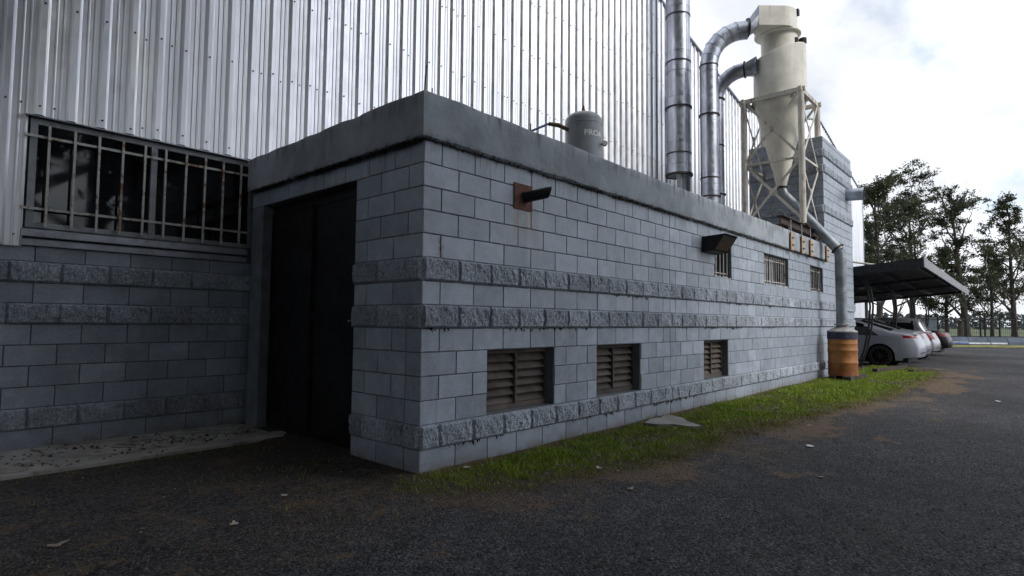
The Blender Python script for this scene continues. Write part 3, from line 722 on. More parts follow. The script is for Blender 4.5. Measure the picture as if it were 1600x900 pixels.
mb.add([(-.06, -.0, -.12), (-.06, 0, .12), (-.06, -dp, .14), (-.06, -dp*.55, -.10), (L-.06, 0, -.12), (L-.06, 0, .12), (L-.06, -dp, .14), (L-.06, -dp*.55, -.10)],
       [(0, 1, 2, 3), (7, 6, 5, 4), (1, 5, 6, 2), (0, 3, 7, 4), (4, 5, 1, 0)])
part('hood', mb, M['black'], lamp, False)
mb = MB(); mb.add([(-.05, -dp*.96, .12), (L-.07, -dp*.96, .12), (L-.07, -dp*.56, -.085), (-.05, -dp*.56, -.085)], [(0, 1, 2, 3)]); part('lamp_glass', mb, M['carglass'], lamp, False)

# ------------------------------------------------------------------ things on the annexe roof
RZ = 2.96
tank = thing('air_receiver', 'upright grey air receiver tank with a domed top behind the parapet', 'tank', (4.24, 1.35, RZ))
R_ = .285
mb = MB(); mb.lathe((0, 0, 0), [(R_*.7, .05), (R_, .16), (R_, 1.4)]+[(R_*math.cos(q)**.7, 1.4+.14*math.sin(q)) for q in np.linspace(.12, PI/2-.02, 9)], 48); part('body', mb, M['tank'], tank)
mb = MB(); mb.lathe((0, 0, 0), [(R_+.002, 1.335), (R_+.004, 1.34), (R_+.004, 1.35), (R_+.002, 1.355)], 48); part('seam', mb, M['tank'], tank)
for q in range(3):
    w = 2*PI*q/3+.4; mb = MB(); mb.box((R_*.8*math.cos(w)-.03, R_*.8*math.sin(w)-.03, 0), (R_*.8*math.cos(w)+.03, R_*.8*math.sin(w)+.03, .17)); part('leg', mb, M['tank'], tank, False)
mb = MB(); mb.lathe((0, 0, 1.53), [(.02, 0), (.02, .05), (.03, .05), (.03, .08), (.016, .085), (.016, .13), (.004, .14)], 10); part('safety_valve', mb, M['brass'], tank)
vdir = Vector((CAMX-4.24, CAMY-1.35, 0)).normalized(); rdir = Vector((-vdir.y, vdir.x, 0))   # rdir: to the right as seen from the yard
gd = (rdir*.95+vdir*.31).normalized(); g0 = gd*R_
mb = MB(); c0 = g0+Vector((0, 0, 1.02)); mb.tube([c0, c0+gd*.05], .012, 8); c1 = c0+gd*.05+vdir*.02; mb.tube([c1-vdir*.02, c1+vdir*.02], .042, 20); part('gauge', mb, M['flange'], tank)
mb = MB(); mb.tube([c1+vdir*.02, c1+vdir*.024], .035, 20); part('gauge_dial', mb, M['dial'], tank)
fc = bpy.data.curves.new('lettering', 'FONT'); fc.body = 'PROA'; fc.size = .12; fc.extrude = 0; fc.offset = .003
fo = bpy.data.objects.new('tmp', fc); COL.objects.link(fo); bpy.context.view_layer.update()
tm = bpy.data.meshes.new_from_object(fo.evaluated_get(bpy.context.evaluated_depsgraph_get())); bpy.data.objects.remove(fo)
a0 = math.atan2(vdir.y, vdir.x)
for v in tm.vertices:
    w = a0+.03+v.co.x*1.05/R_; v.co = Vector(((R_+.003)*math.cos(w), (R_+.003)*math.sin(w), 1.115+v.co.y))
tm.materials.clear(); tm.materials.append(M['white']); link('lettering', tm, tank)
hp = thing('tank_pipe', 'bent pipe with blue middle length leading to the grey tank', 'pipe', (4.24, 1.35, RZ))
tp = -rdir*.24+vdir*.16+Vector((0, 0, 1.24))
q0 = tp-rdir*.13+Vector((0, 0, .07)); q1 = q0-rdir*.16+Vector((0, 0, .03)); q2 = q1-rdir*.36-Vector((0, 0, .14)); q3 = q2-rdir*.17-Vector((0, 0, .05)); q4 = q3-rdir*.06-Vector((0, 0, .3))
mb = MB(); mb.tube([tp+rdir*.1-vdir*.08, tp, q0, q1], [.028, .03, .035, .03], 12); part('fitting', mb, M['brass'], hp); mb = MB(); mb.tube([q2, q3, q4], .03, 12); part('fitting', mb, M['brass'], hp)
mb = MB(); mb.tube([q1, q2], .018, 10); part('hose', mb, M['bluehose'], hp)
for lab, p0, l, tilt in (('tallest thin rusty rebar sticking up from the parapet corner', (.03, .05), .27, (.02, 0)), ('short rebar stub beside the parapet corner', (.1, .03), .08, (0, 0)), ('short dark rebar stub on the parapet left of the tank pipe', (1.5, .1), .15, (0, 0)),
                         ('thin bent rod standing behind the parapet near the shed corner', (6.1, .9), 1.05, (-.04, 0)), ('leaning thin rod behind the parapet before the tall flue', (6.4, .9), .75, (.12, 0))):
    mb = MB(); z0 = 3.19 if p0[1] < .2 else RZ; mb.tube([(p0[0], p0[1], z0-.05), (p0[0]+tilt[0]*.4, p0[1], z0+l*.5), (p0[0]+tilt[0], p0[1], z0+l)], .006, 6)
    tag(part('rebar', mb, M['rust']), lab, 'rebar')

def ring(c, r, axis=(0, 0, 1), w=.035, h=.03):
    c = Vector(c); t = Vector(axis).normalized(); a = t.orthogonal().normalized(); b = t.cross(a); n = 28; vs = []
    for rr, hh in ((r-.01, -h/2), (r+w, -h/2), (r+w, h/2), (r-.01, h/2)):
        for jj in range(n): w_ = 2*PI*jj/n; vs.append(c+t*hh+rr*(math.cos(w_)*a+math.sin(w_)*b))
    mb = MB(); mb.add(vs, [(k_*n+jj, ((k_+1) % 4)*n+jj, ((k_+1) % 4)*n+(jj+1) % n, k_*n+(jj+1) % n) for k_ in range(4) for jj in range(n)]); return mb
def seams(pts_r, parent, mat='duct'):
    for c, r, ax in pts_r: part('seam', ring(c, r, ax, .006, .012), M[mat], parent)
# flue
fx, fy, fr = 10.35, 2.74, .295
fl = thing('flue_pipe', 'tall straight galvanised flue rising past the roof at the shed corner', 'pipe', (0, 0, 0))
zs = [4.93, 5.45, 6.62, 7.78, 8.97, 11.4]
for a, b in zip(zs[:-1], zs[1:]):
    mb = MB(); r0 = fr; mb.tube([(fx, fy, a), (fx, fy, a+.02), (fx, fy, b-.02), (fx, fy, b)], [r0, r0, r0-.006, r0-.006], 40); part('flue_section', mb, M['duct'], fl, True, 50)
    mb = MB(); w = math.radians(-112); mb.bar((fx+(r0+.001)*math.cos(w), fy+(r0+.001)*math.sin(w), a+.02), (fx+(r0+.001)*math.cos(w), fy+(r0+.001)*math.sin(w), b-.02), .01, .008); part('lock_seam', mb, M['duct'], fl, False)
for z in (5.47, 6.64, 7.8, 9.0): part('flange', ring((fx, fy, z), fr, (0, 0, 1), .012 if z not in (6.64,) else .035, .025), M['flange'], fl)
part('flange', ring((fx, fy, 4.94), fr, (0, 0, 1), .04, .05), M['flange'], fl)
seams([((fx, fy, z), fr, (0, 0, 1)) for z in (5.2, 5.75, 6.9, 7.55, 8.05, 9.2)], fl)
mb = MB()
for q in range(5):
    w = -2.6+q*.55; mb.tube([(fx+.2*math.cos(w), fy+.2*math.sin(w), RZ), (fx+.2*math.cos(w), fy+.2*math.sin(w), 4.95)], .075, 12)
part('tail_pipe', mb, M['duct_dull'], fl)
# cyclone
AX, AY = 11.89, .79
cyc = thing('dust_cyclone', 'cream painted dust cyclone with a long cone and spiral head standing in a steel frame', 'cyclone', (AX, AY, 0))
RB = .605
mb = MB(); mb.lathe((0, 0, 0), [(RB+.03, 6.76), (RB+.03, 6.8), (RB, 6.81), (RB, 8.12), (RB-.02, 8.15), (.40, 8.17)], 56)
mb.v = [(x, y, z-(.17*(1-(x*math.sin(yaw)-y*math.cos(yaw))/RB) if z > 8. else 0)) for x, y, z in mb.v]; part('body', mb, M['cream'], cyc)
mb = MB(); mb.lathe((0, 0, 0), [(.1, 4.6), (.13, 4.72), (.55, 6.5), (RB-.005, 6.74), (RB-.005, 6.76)], 56); part('cone', mb, M['cream'], cyc)
part('flange', ring((0, 0, 6.78), RB, (0, 0, 1), .05, .03), M['rust'], cyc)
part('flange', ring((0, 0, 4.62), .1, (0, 0, 1), .03, .04), M['flange'], cyc)
mb = MB(); mb.lathe((0, 0, 0), [(.42, 7.7), (.42, 8.4), (.5, 8.42), (.5, 8.46)], 48); part('neck', mb, M['cream'], cyc)
ru = Vector((math.sin(yaw), -math.cos(yaw), 0)); fu = Vector((math.cos(yaw), math.sin(yaw), 0))    # local right / away from the yard
def scroll(z0, z1, r0, r1, inlet):
    """spiral volute: flat inlet on the left, tangent to the near side"""
    pts = []; n = 40
    for i in range(n+1):
        w = i/n; ang = PI*1.5-w*2*PI*.86; rr = r0+(r1-r0)*(1-w)   # start near side
        pts.append(Vector((0, 0, 0))+rr*(math.cos(ang)*ru*-1 if False else math.cos(ang)*ru)+rr*math.sin(ang)*fu)
    pts2 = [-ru*inlet+fu*(-r1), ]+[]
    return pts
nseg = 40; outl = []
r1 = .56; r0 = .44
for i in range(nseg+1):
    w = i/nseg; ang = -PI/2+w*PI*1.5; rr = r1-(r1-r0)*w; outl.append(rr*(math.cos(ang)*ru+math.sin(ang)*fu))
outl = [-ru*.60-fu*.56]+outl+[-ru*.6-fu*.16]
outl = [q_-ru*.13 for q_ in outl]
mb = MB(); n = len(outl); zb, zt = 8.45, 8.93
mb.add([(p_.x, p_.y, zb) for p_ in outl]+[(p_.x, p_.y, zt) for p_ in outl], [(i, (i+1) % n, (i+1) % n+n, i+n) for i in range(n)]+[tuple(range(n-1, -1, -1)), tuple(range(n, 2*n))]); part('spiral_head', mb, M['cream'], cyc, True, 30)
mb = MB(); e = ru*.31-fu*.30; mb.box((e.x-.05, e.y-.05, 8.82), (e.x+.05, e.y+.05, 8.97)); part('lifting_lug', mb, M['flange'], cyc, False)
mb = MB()
for off in (.3, .5): 
    e = ru*(off-.05)-fu*.28; mb.tube([(e.x, e.y, 8.13), (e.x, e.y, 8.25)], .09, 14)
part('relief_port', mb, M['rust'], cyc)
for w in (math.radians(225), math.radians(180), math.radians(270), math.radians(0)):
    mb = MB(); cx_, cy_ = (RB-.05)*math.cos(w), (RB-.05)*math.sin(w); mb.box((cx_-.06, cy_-.06, 6.7), (cx_+.06, cy_+.06, 6.77)); part('bracket', mb, M['frame'], cyc, False)
# frame
sf = thing('support_frame', 'cream steel braced frame with four tube legs carrying the cyclone', 'frame', (0, 0, 0))
FX0, FX1, FY0, FY1, Z0, Z1, ZM = 11.22, 12.575, .13, 1.44, 3.56, 6.72, 5.13
P4 = {'a': (FX0, FY0), 'b': (FX1, FY0), 'c': (FX1, FY1), 'd': (FX0, FY1)}
for q in 'abcd':
    mb = MB(); x, y = P4[q]; mb.tube([(x, y, Z0), (x, y, Z1-.04 if q != 'a' else Z1)], .07, 18); part('post', mb, M['frame'], sf)
    mb = MB(); mb.box((x-.11, y-.11, Z0-.03), (x+.11, y+.11, Z0)); part('base_plate', mb, M['rust'], sf, False)
for q, w in ('ab', 'bc', 'cd', 'da'):
    a, b = Vector(P4[q]+(0,)), Vector(P4[w]+(0,)); dd = (b-a).normalized()
    up = Vector((0, 0, 1))
    mb = MB(); mb.bar(a-dd*.1+up*Z1, b+dd*.1+up*Z1, .07, .1); part('beam', mb, M['frame'], sf, False)
    mb = MB(); mb.bar(a+up*ZM, b+up*ZM, .05, .05); part('beam', mb, M['frame'], sf, False)
    nrm = Vector((dd.y, -dd.x, 0))*.02
    for z0, z1 in ((Z0+.1, ZM), (ZM, Z1)):
        mb = MB(); mb.bar(a+up*z0+nrm, b+up*z1+nrm, .014, .06); part('brace', mb, M['frame'], sf, False)
        mb = MB(); mb.bar(a+up*z1-nrm, b+up*z0-nrm, .014, .06); part('brace', mb, M['frame'], sf, False)
    for cc, z in ((a+dd*.1, ZM), (b-dd*.1, ZM), ((a+b)/2, (Z0+.1+ZM)/2), ((a+b)/2, (Z1+ZM)/2)):
        mb = MB(); mb.bar(cc+up*(z-.09), cc+up*(z+.09), .012, .16, up=dd); part('gusset', mb, M['frame'], sf, False)
# ducts feeding the cyclone
def arc_pts(p0, d0, d1, R, n=7):
    """quarter bend from direction d0 to d1 starting at p0"""
    p0, d0, d1 = Vector(p0), Vector(d0).normalized(), Vector(d1).normalized()
    return [p0+R*(d0*math.sin(t)+d1*(1-math.cos(t))) for t in np.linspace(0, PI/2, n)]
def duct(name, label, base, ztop, r, end, endz, zstart):
    th = thing(name, label, 'duct'); x, y = base; e = Vector(end); h = (Vector((e.x, e.y, 0))-Vector((x, y, 0)))
    dirh = h.normalized(); R = endz-ztop
    zcuts = zstart
    for a, b in zip(zcuts[:-1], zcuts[1:]):
        mb = MB(); mb.tube([(x, y, a), (x, y, b)], r, 32); part('duct_section', mb, M['duct'], th, True, 50)
    for i, z in enumerate(zcuts[1:]): part('flange', ring((x, y, z), r, (0, 0, 1), .03 if i % 2 == 0 else .01, .03), M['flange'], th)
    seams([((x, y, z+.12), r, (0, 0, 1)) for z in zcuts[:-1]]+[((x, y, z-.15), r, (0, 0, 1)) for z in zcuts[1:]], th)
    ap = arc_pts((x, y, ztop), (0, 0, 1), dirh, R, 7)
    mb = MB()
    for a, b in zip(ap[:-1], ap[1:]): mb.tube([a, b], r, 32, caps=False)
    mb.tube(ap, r*.995, 32); part('elbow', mb, M['duct'], th, True, 20)
    for i in range(1, len(ap)-1): part('seam', ring(ap[i], r, ap[i+1]-ap[i-1], .008, .014), M['duct'], th)
    tr_len = (e-ap[-1]).length
    fp = ap[-1]+(e-ap[-1])*.12; part('flange', ring(fp, r, dirh, .03, .035), M['flange'], th)
    # round to rectangular transition
    n = 32; side = Vector((dirh.y, -dirh.x, 0)); vs = []
    for jj in range(n):
        w = 2*PI*jj/n; vs.append(ap[-1]+r*(math.cos(w)*side+math.sin(w)*Vector((0, 0, 1))))
    for jj in range(n):
        w = 2*PI*jj/n; vs.append(fp+dirh*.02+r*(math.cos(w)*side+math.sin(w)*Vector((0, 0, 1))))
    for jj in range(n):
        w = 2*PI*jj/n; m_ = max(abs(math.cos(w)), abs(math.sin(w))); vs.append(e+(r*.9*math.cos(w)/m_)*side+(r*1.17*math.sin(w)/m_)*Vector((0, 0, 1)))
    mb = MB(); mb.add(vs, [(q*n+jj, q*n+(jj+1) % n, (q+1)*n+(jj+1) % n, (q+1)*n+jj) for q in range(2) for jj in range(n)]); part('transition', mb, M['duct'], th, True, 30)
    return th
cen = Vector((AX, AY, 0))
e1 = cen-ru*.72-fu*.36; e1.z = 8.69
duct('inlet_duct', 'thick galvanised duct bending over into the spiral head at the cyclone top', (10.42, 1.98), 7.52, .215, e1, 8.42, [3.3, 4.3, 4.75, 6.3, 7.52])
mb = MB(); 
e2 = cen-ru*.6-fu*.1; e2.z = 7.62
duct('inlet_duct', 'thinner galvanised duct behind, bending into the side of the cyclone body', (11.2, 2.12), 6.95, .175, e2, 7.6, [3.3, 4.5, 5.75, 6.95])
# chute and drum
DX, DY = 11.95, -.45
ch = thing('discharge_chute', 'sloping grey pipe dropping from the cyclone cone down to the drum lid', 'pipe')
mb = MB(); p0 = Vector((AX, AY, 4.6)); p1 = Vector((AX+.01, AY-.06, 4.42)); p2 = Vector((DX, DY+.02, 2.97)); mb.tube([p0, p0+(p1-p0)*.5, p1], .105, 24); mb.tube([p1, p2], .115, 28); part('sloping_pipe', mb, M['duct_dull'], ch)
mb = MB(); mb.tube([p2, Vector((DX, DY, 2.82)), Vector((DX, DY, 1.2))], .118, 28); part('drop_pipe', mb, M['duct_dull'], ch, True, 30)
tt = (p2-p1).normalized(); part('collar', ring(p2-tt*.06, .12, tt, .03, .035), M['rust'], ch)
seams([((DX, DY, 2.0), .118, (0, 0, 1)), ((DX, DY, 2.78), .118, (0, 0, 1))], ch, 'duct_dull')
part('collar', ring((DX, DY, 1.26), .115, (0, 0, 1), .045, .03), M['lid'], ch)
dm = thing('steel_drum', 'rusty orange steel drum with a navy band standing on old timber at the wall end', 'drum', (DX, DY, .1))
mb = MB(); prf = [(.29, 0), (.305, .015)]
for z in (.29, .33, .6, .64): pass
for z0 in (.3, .58): prf += [(.3, z0-.03), (.312, z0-.008), (.312, z0+.008), (.3, z0+.03)]
prf += [(.3, .72), (.304, .73), (.3, .74), (.3, .83)]
mb.lathe((0, 0, 0), prf, 48); part('shell', mb, M['drum'], dm)
mb = MB(); mb.lathe((0, 0, 0), [(.302, .83), (.31, .835), (.31, .99), (.3, 1.0)], 48); part('band', mb, M['navy'], dm)
mb = MB(); mb.lathe((0, 0, 0), [(.312, .99), (.314, 1.01), (.3, 1.02), (.13, 1.1), (.12, 1.13)], 48); part('lid', mb, M['lid'], dm)
for lab, a, b, w, h in (('dark timber sleeper under the orange drum', (11.5, -.62), (12.75, -.7), .16, .09), ('second dark timber sleeper under the back of the drum', (11.6, -.3), (12.6, -.34), .14, .09), ('long grey timber beam lying on the ground beyond the drum', (14.6, -.6), (16.9, -.95), .12, .1), ('short dark timber lying in the grass beyond the drum', (15.6, -1.25), (16.7, -1.55), .14, .06)):
    z = float(ground_z(np.array([a[0]]), np.array([a[1]]))[0])+h/2
    mb = MB(); mb.bar((a[0], a[1], z), (b[0], b[1], z), w, h); tag(part('timber_sleeper', mb, M['oldwood'], None, False), lab, 'timber')
# beams and boards at the parapet under the frame
for lab, a, b, z in (('rusty I-beam lying on the annexe roof under the cyclone frame, front one', (9.6, .13), (12.45, .13), 3.53), ('rusty I-beam under the back legs of the cyclone frame', (9.6, 1.44), (12.45, 1.44), 3.53)):
    mb = MB(); A, B = Vector(a+(0,)), Vector(b+(0,))
    mb.bar(A+Vector((0, 0, z-.01)), B+Vector((0, 0, z-.01)), .15, .02); mb.bar(A+Vector((0, 0, z-.19)), B+Vector((0, 0, z-.19)), .15, .02); mb.bar(A+Vector((0, 0, z-.1)), B+Vector((0, 0, z-.1)), .02, .16)
    mb.box((A.x+.3, A.y-.06, RZ), (A.x+.5, A.y+.06, z-.2)); mb.box((B.x-.5, A.y-.06, RZ), (B.x-.3, A.y+.06, z-.2))
    tag(part('steel_beam', mb, M['rust'], None, False), lab, 'beam')
for lab, xb in (('leftmost orange timber board strapped against the parapet face', 9.62), ('second orange timber board from the left on the parapet, paler and weathered', 10.36), ('third orange timber board from the left on the parapet face', 11.0), ('rightmost orange timber board at the parapet end', 12.33)):
    bd = thing('timber_board', lab, 'board', (xb, -.064, 2.78)); w = .16
    mb = MB(); mb.box((-w/2, -.035, 0), (w/2, -.004, .36)); part('board', mb, M['timber'], bd, False)
    for z in (.1, .25): mb = MB(); mb.box((-w/2+.03, -.05, z), (w/2, -.036, z+.018)); part('strap', mb, M['flange'], bd, False)
    mb = MB(); mb.bar((-w/2-.01, -.03, .0), (-w/2-.01, -.03, .62), .014, .03); part('steel_rod', mb, M['steel_grey'], bd, False)
pb = thing('roof_pipe', 'short horizontal zinc pipe lying behind the cyclone frame on the roof', 'pipe', (0, 0, 0)); mb = MB(); mb.tube([(12.0, 3.0, 4.1), (12.48, 2.3, 4.15)], .16, 20); part('pipe', mb, M['duct'], pb)
st = thing('wall_stub', 'galvanised pipe stub poking out of the block tower wall', 'pipe', (14.85, 0, 4.82)); mb = MB(); mb.tube([(0, .02, .0), (.0, -.42, -.02)], .165, 28, caps=False); mb.tube([(0, -.42, -.02), (0, .02, 0)], .157, 28, caps=False); part('pipe', mb, M['duct'], st)
mb = MB(); mb.tube([(0, -.02, .0), (0, -.03, 0)], .156, 28); part('dark_bore_disc', mb, M['void'], st)  # black disc in place of the shade inside the open pipe

# ------------------------------------------------------------------ slabs on the ground
mb = MB(); nsl = 40; vs = []
mb.box((-5, 2.24, -.05), (-.03, D-.002, .022)); mb.add([(-.03, 2.22, -.05), (.12, 2.4, -.05), (.12, D-.1, -.05), (-.03, D-.01, -.05), (-.03, 2.24, .02), (.1, 2.42, .02), (.11, D-.45, .02), (-.03, D-.01, .02)], [(0, 1, 5, 4), (1, 2, 6, 5), (4, 5, 6, 7)])
tag(part('concrete_path', mb, M['path'], None, False), None, None, kind='structure')
ol = [(3.3, -.2), (3.36, -.36), (3.5, -.5), (3.48, -.68), (3.58, -.8), (3.68, -.72), (3.82, -.5), (4.02, -.36), (4.1, -.14), (3.95, -.1), (3.86, -.17), (3.6, -.13)]
ol = [(x+.02*math.sin(x*37), y+.02*math.cos(y*41)) for x, y in ol]; n = len(ol); mb = MB(); mb.add([(x, y, -.03) for x, y in ol]+[(x, y, .052) for x, y in ol], [tuple(range(n, 2*n))]+[(i, (i+1) % n, (i+1) % n+n, i+n) for i in range(n)])
o = part('broken_slab', mb, M['concrete'], None, False)
if o.data.polygons[0].normal.z < 0: o.data.flip_normals()
tag(o, 'broken flat piece of pale concrete lying in the grass near the wall', 'slab')

# ------------------------------------------------------------------ carport
cp = thing('carport', 'low dark carport with a flat sheet roof on bowed steel ribs over the parked cars', 'carport')
CX0, CX1, CYF, CYB = 16.35, 30.2, -1.5, 3.2
zf = lambda x: 3.09-.018*(x-CX0)
def cz(x, y): return zf(x)-.1*(y-CYF)*.95
nsh = 14
for i in range(nsh):
    a = CX0+(CX1-CX0)*i/nsh; b = CX0+(CX1-CX0)*(i+1)/nsh-.01; mb = MB(); vs = []
    m = 9
    for q in range(m):
        x = a+(b-a)*q/(m-1); h = .025 if q % 4 in (1, 2) else 0
        for y in (CYF+.03, CYB): vs += [(x, y, cz(x, y)-.02+h), (x, y, cz(x, y)-.026+h)]
    mb.add(vs, [(q*4, q*4+4, q*4+6, q*4+2) for q in range(m-1)]+[(q*4+1, q*4+3, q*4+7, q*4+5) for q in range(m-1)]+[(q*4, q*4+1, q*4+5, q*4+4) for q in range(m-1)]); part('roof_sheet', mb, M['carport'], cp, False)
def slab4(pts, th, mat, name, mi=0):
    mb = MB(); mb.add([*pts]+[(x, y, z-th) for x, y, z in pts], [(0, 1, 2, 3), (7, 6, 5, 4), (0, 4, 5, 1), (1, 5, 6, 2), (2, 6, 7, 3), (3, 7, 4, 0)]); part(name, mb, mat, cp, False)
slab4([(CX0-.03, CYF, cz(CX0, CYF)+.03), (CX0, CYF, cz(CX0, CYF)+.03), (CX0, CYB, cz(CX0, CYB)+.03), (CX0-.03, CYB, cz(CX0, CYB)+.03)], .26, M['steel_dark'], 'end_fascia')
for i in range(10):
    a = CX0+(CX1-CX0)*i/10; b = CX0+(CX1-CX0)*(i+1)/10-.012
    slab4([(a, CYF-.03, cz(a, CYF)+.04), (b, CYF-.03, cz(b, CYF)+.04), (b, CYF, cz(b, CYF)+.04), (a, CYF, cz(a, CYF)+.04)], .26, M['carportedge'], 'front_fascia')
for y in (-1.3, -.3, .8, 1.9, 3.0):
    mb = MB(); mb.bar((CX0+.02, y, cz(CX0, y)-.11), (CX1, y, cz(CX1, y)-.11), .06, .12); part('purlin', mb, M['steel_dark'], cp, False)
for x in (16.6, 20.45, 24.35, 28.3):
    bp = [(x, .12, .0), (x, -.06, .55), (x, -.19, 1.2), (x, -.24, 1.8), (x, -.19, 2.3), (x, -.05, 2.62), (x, .2, cz(x, .2)-.2)]
    cpts = []
    for i in range(len(bp)-1):
        for t in (0, .5): cpts.append(Vector(bp[i]).lerp(Vector(bp[i+1]), t))
    cpts.append(Vector(bp[-1]))
    for yo in (0, .075):
        mb = MB(); mb.tube([p_+Vector((0, yo, 0)) for p_ in cpts], .028, 10); part('bowed_rib', mb, M['steel_dark'], cp)
    mb = MB(); mb.bar((x, CYF+.1, cz(x, CYF+.1)-.17), (x, CYB, cz(x, CYB)-.17), .08, .1); part('rafter', mb, M['steel_dark'], cp, False)
    mb = MB(); mb.tube([(x+.3, 2.2, 0), (x+.3, 2.2, cz(x, 2.2)-.15)], .07, 14); part('post', mb, M['steel_grey'], cp)
for x in (17.3, 22.5):
    mb = MB(); mb.tube([(x, 1.2, cz(x, 1.2)-.1), (x, 1.2, cz(x, 1.2)+.75)], .1, 14); part('upper_post', mb, M['frame'], cp)
    mb = MB(); mb.tube([(x, 1.2, cz(x, 1.2)+.55), (x+.4, -.6, cz(x, -.6)+.02)], .03, 8); part('stay', mb, M['frame'], cp)
    mb = MB(); mb.tube([(x, 1.2, cz(x, 1.2)+.5), (x-.2, 3.3, cz(x, 3.3)+.9)], .03, 8); part('stay', mb, M['frame'], cp)

# ------------------------------------------------------------------ cars
def car(name, label, cx, yrear, paint, top, length, width, belt, wins, rear_in, lamp, rw, sill=.2, wheel=(.95, 3.6), wr=.325, roofmat=None):
    """top: side outline (x from the rear, z). wins: side glass polygons x0b,x0t,x1t,x1b. rw: rear-glass x range"""
    th = thing(name, label, 'car', (cx, yrear, 0), 'cars parked nose-in under the carport', PI/2)
    tx = np.array([p_[0] for p_ in top]); tz = np.array([p_[1] for p_ in top])
    xs = np.unique(np.round(np.concatenate([np.arange(0, length+.001, .03), [length]]), 4)); hw = width/2
    T = np.interp(xs, tx, tz)
    for _ in range(2): T = np.convolve(np.pad(T, 1, 'edge'), [.25, .5, .25], 'valid')
    B = np.full_like(xs, sill)
    for wx in wheel:
        d_ = (wr+.06)**2-(xs-wx)**2; B = np.where(d_ > 0, np.maximum(B, wr+np.sqrt(np.maximum(d_, 0))-.01), B)
    B = np.where(xs < .35, sill+.08+(.35-xs)*.1, B)
    NR = 16; rows = np.linspace(0, 1, NR+1)
    def wid(x, z, t):
        w = hw*(1-.03*np.clip((.5-z)/.3, 0, 1)**2)
        w = w*(1-np.clip((z-belt)/(1.45-belt), 0, 1.2)*.20)
        w = w*(1-.16*np.clip((.5-x)/.5, 0, 1)**2.2-.2*np.clip((x-length+.7)/.7, 0, 1)**2)
        return w
    def rearshift(x, z): 
        f = np.clip(1-x/.9, 0, 1)**1.5; return f*(rear_in*np.clip((z-.62)/.38, 0, 1)**1.2+.07*np.clip((.42-z)/.2, 0, 1))
    parts = {'body': MB(), 'side_glass-1': MB(), 'side_glass1': MB(), 'rear_glass': MB(), 'windscreen': MB(), 'tail_lamp': MB(), 'roof': MB()}
    def zrow(i, r):
        b, t = B[i], T[i]; zb = min(belt, t-.02)
        if r <= .55: return b+(zb-b)*(r/.55) if b < zb else b+(t-b)*r
        return zb+(t-zb)*((r-.55)/.45) if b < zb else b+(t-b)*r
    for sgn in (-1, 1):
        gv = [[None]*(NR+1) for _ in xs]
        for i, x in enumerate(xs):
            for q, r in enumerate(rows):
                z = zrow(i, r); w = wid(x, z, T[i]); roundoff = .06*max(0, (r-.85)/.15) if T[i] > belt+.1 else .03*max(0, (r-.9)/.1)
                gv[i][q] = (x+rearshift(x, z), sgn*(w-roundoff), z)
        for i in range(len(xs)-1):
            for q in range(NR):
                quad = [gv[i][q], gv[i+1][q], gv[i+1][q+1], gv[i][q+1]]
                if sgn > 0: quad = quad[::-1]
                x = (xs[i]+xs[i+1])/2; z = (quad[0][2]+quad[2][2])/2; tgt = 'body'
                for x0b, x0t, x1t, x1b, zt in wins:
                    if belt+.02 < z < zt:
                        t = (z-belt)/(zt-belt); 
                        if x0b+(x0t-x0b)*t < x < x1b+(x1t-x1b)*t: tgt = 'side_glass%d' % sgn
                if lamp[0] < z < lamp[1] and x < lamp[2]*(1-.35*(lamp[1]-z)/(lamp[1]-lamp[0])): tgt = 'tail_lamp'
                parts[tgt].add(quad, [(0, 1, 2, 3)])
    NA = 12
    # top strip
    def topv(i, j): 
        y = -1+2*j/NA; z = T[i]; w = wid(xs[i], z, z)-(.06 if z > belt+.1 else .03); cr = .035 if z > belt+.1 else .025
        return (xs[i]+rearshift(xs[i], z)-.0, y*w, z+cr*(1-y*y))
    for i in range(len(xs)-1):
        for j in range(NA):
            quad = [topv(i, j), topv(i+1, j), topv(i+1, j+1), topv(i, j+1)]; x = (xs[i]+xs[i+1])/2; yy = abs(-1+2*(j+.5)/NA); tgt = 'body'
            if rw[0] < x < rw[1] and yy < .92: tgt = 'rear_glass'
            elif rw[2] < x < rw[3] and yy < .92: tgt = 'windscreen'
            elif rw[1] <= x <= rw[2] and roofmat: tgt = 'roof'
            parts[tgt].add(quad, [(0, 1, 2, 3)])
    # rear and front faces, bowed
    for xi, sg in ((0, -1), (len(xs)-1, 1)):
        def fv(q, j):
            z = zrow(xi, rows[q]); y = -1+2*j/NA; w = wid(xs[xi], z, T[xi])-(.03 if rows[q] > .9 else 0); e = 1-abs(y)**2.5
            return (xs[xi]+rearshift(xs[xi], z)+sg*.09*e, y*w, z+(.025*(1-y*y) if rows[q] == 1 else 0))
        for q in range(NR):
            for j in range(NA):
                quad = [fv(q, j), fv(q, j+1), fv(q+1, j+1), fv(q+1, j)]
                if sg > 0: quad = quad[::-1]
                quad = quad[::-1]
                z = (quad[0][2]+quad[2][2])/2; yy = abs(-1+2*(j+.5)/NA)
                parts['tail_lamp' if (sg < 0 and lamp[0] < z < lamp[1] and yy > lamp[3]) else 'body'].add(quad, [(0, 1, 2, 3)])
    mats = {'body': paint, 'side_glass-1': M['carglass'], 'side_glass1': M['carglass'], 'rear_glass': M['carglass'], 'windscreen': M['carglass'], 'tail_lamp': M['lampred'], 'roof': roofmat or paint}
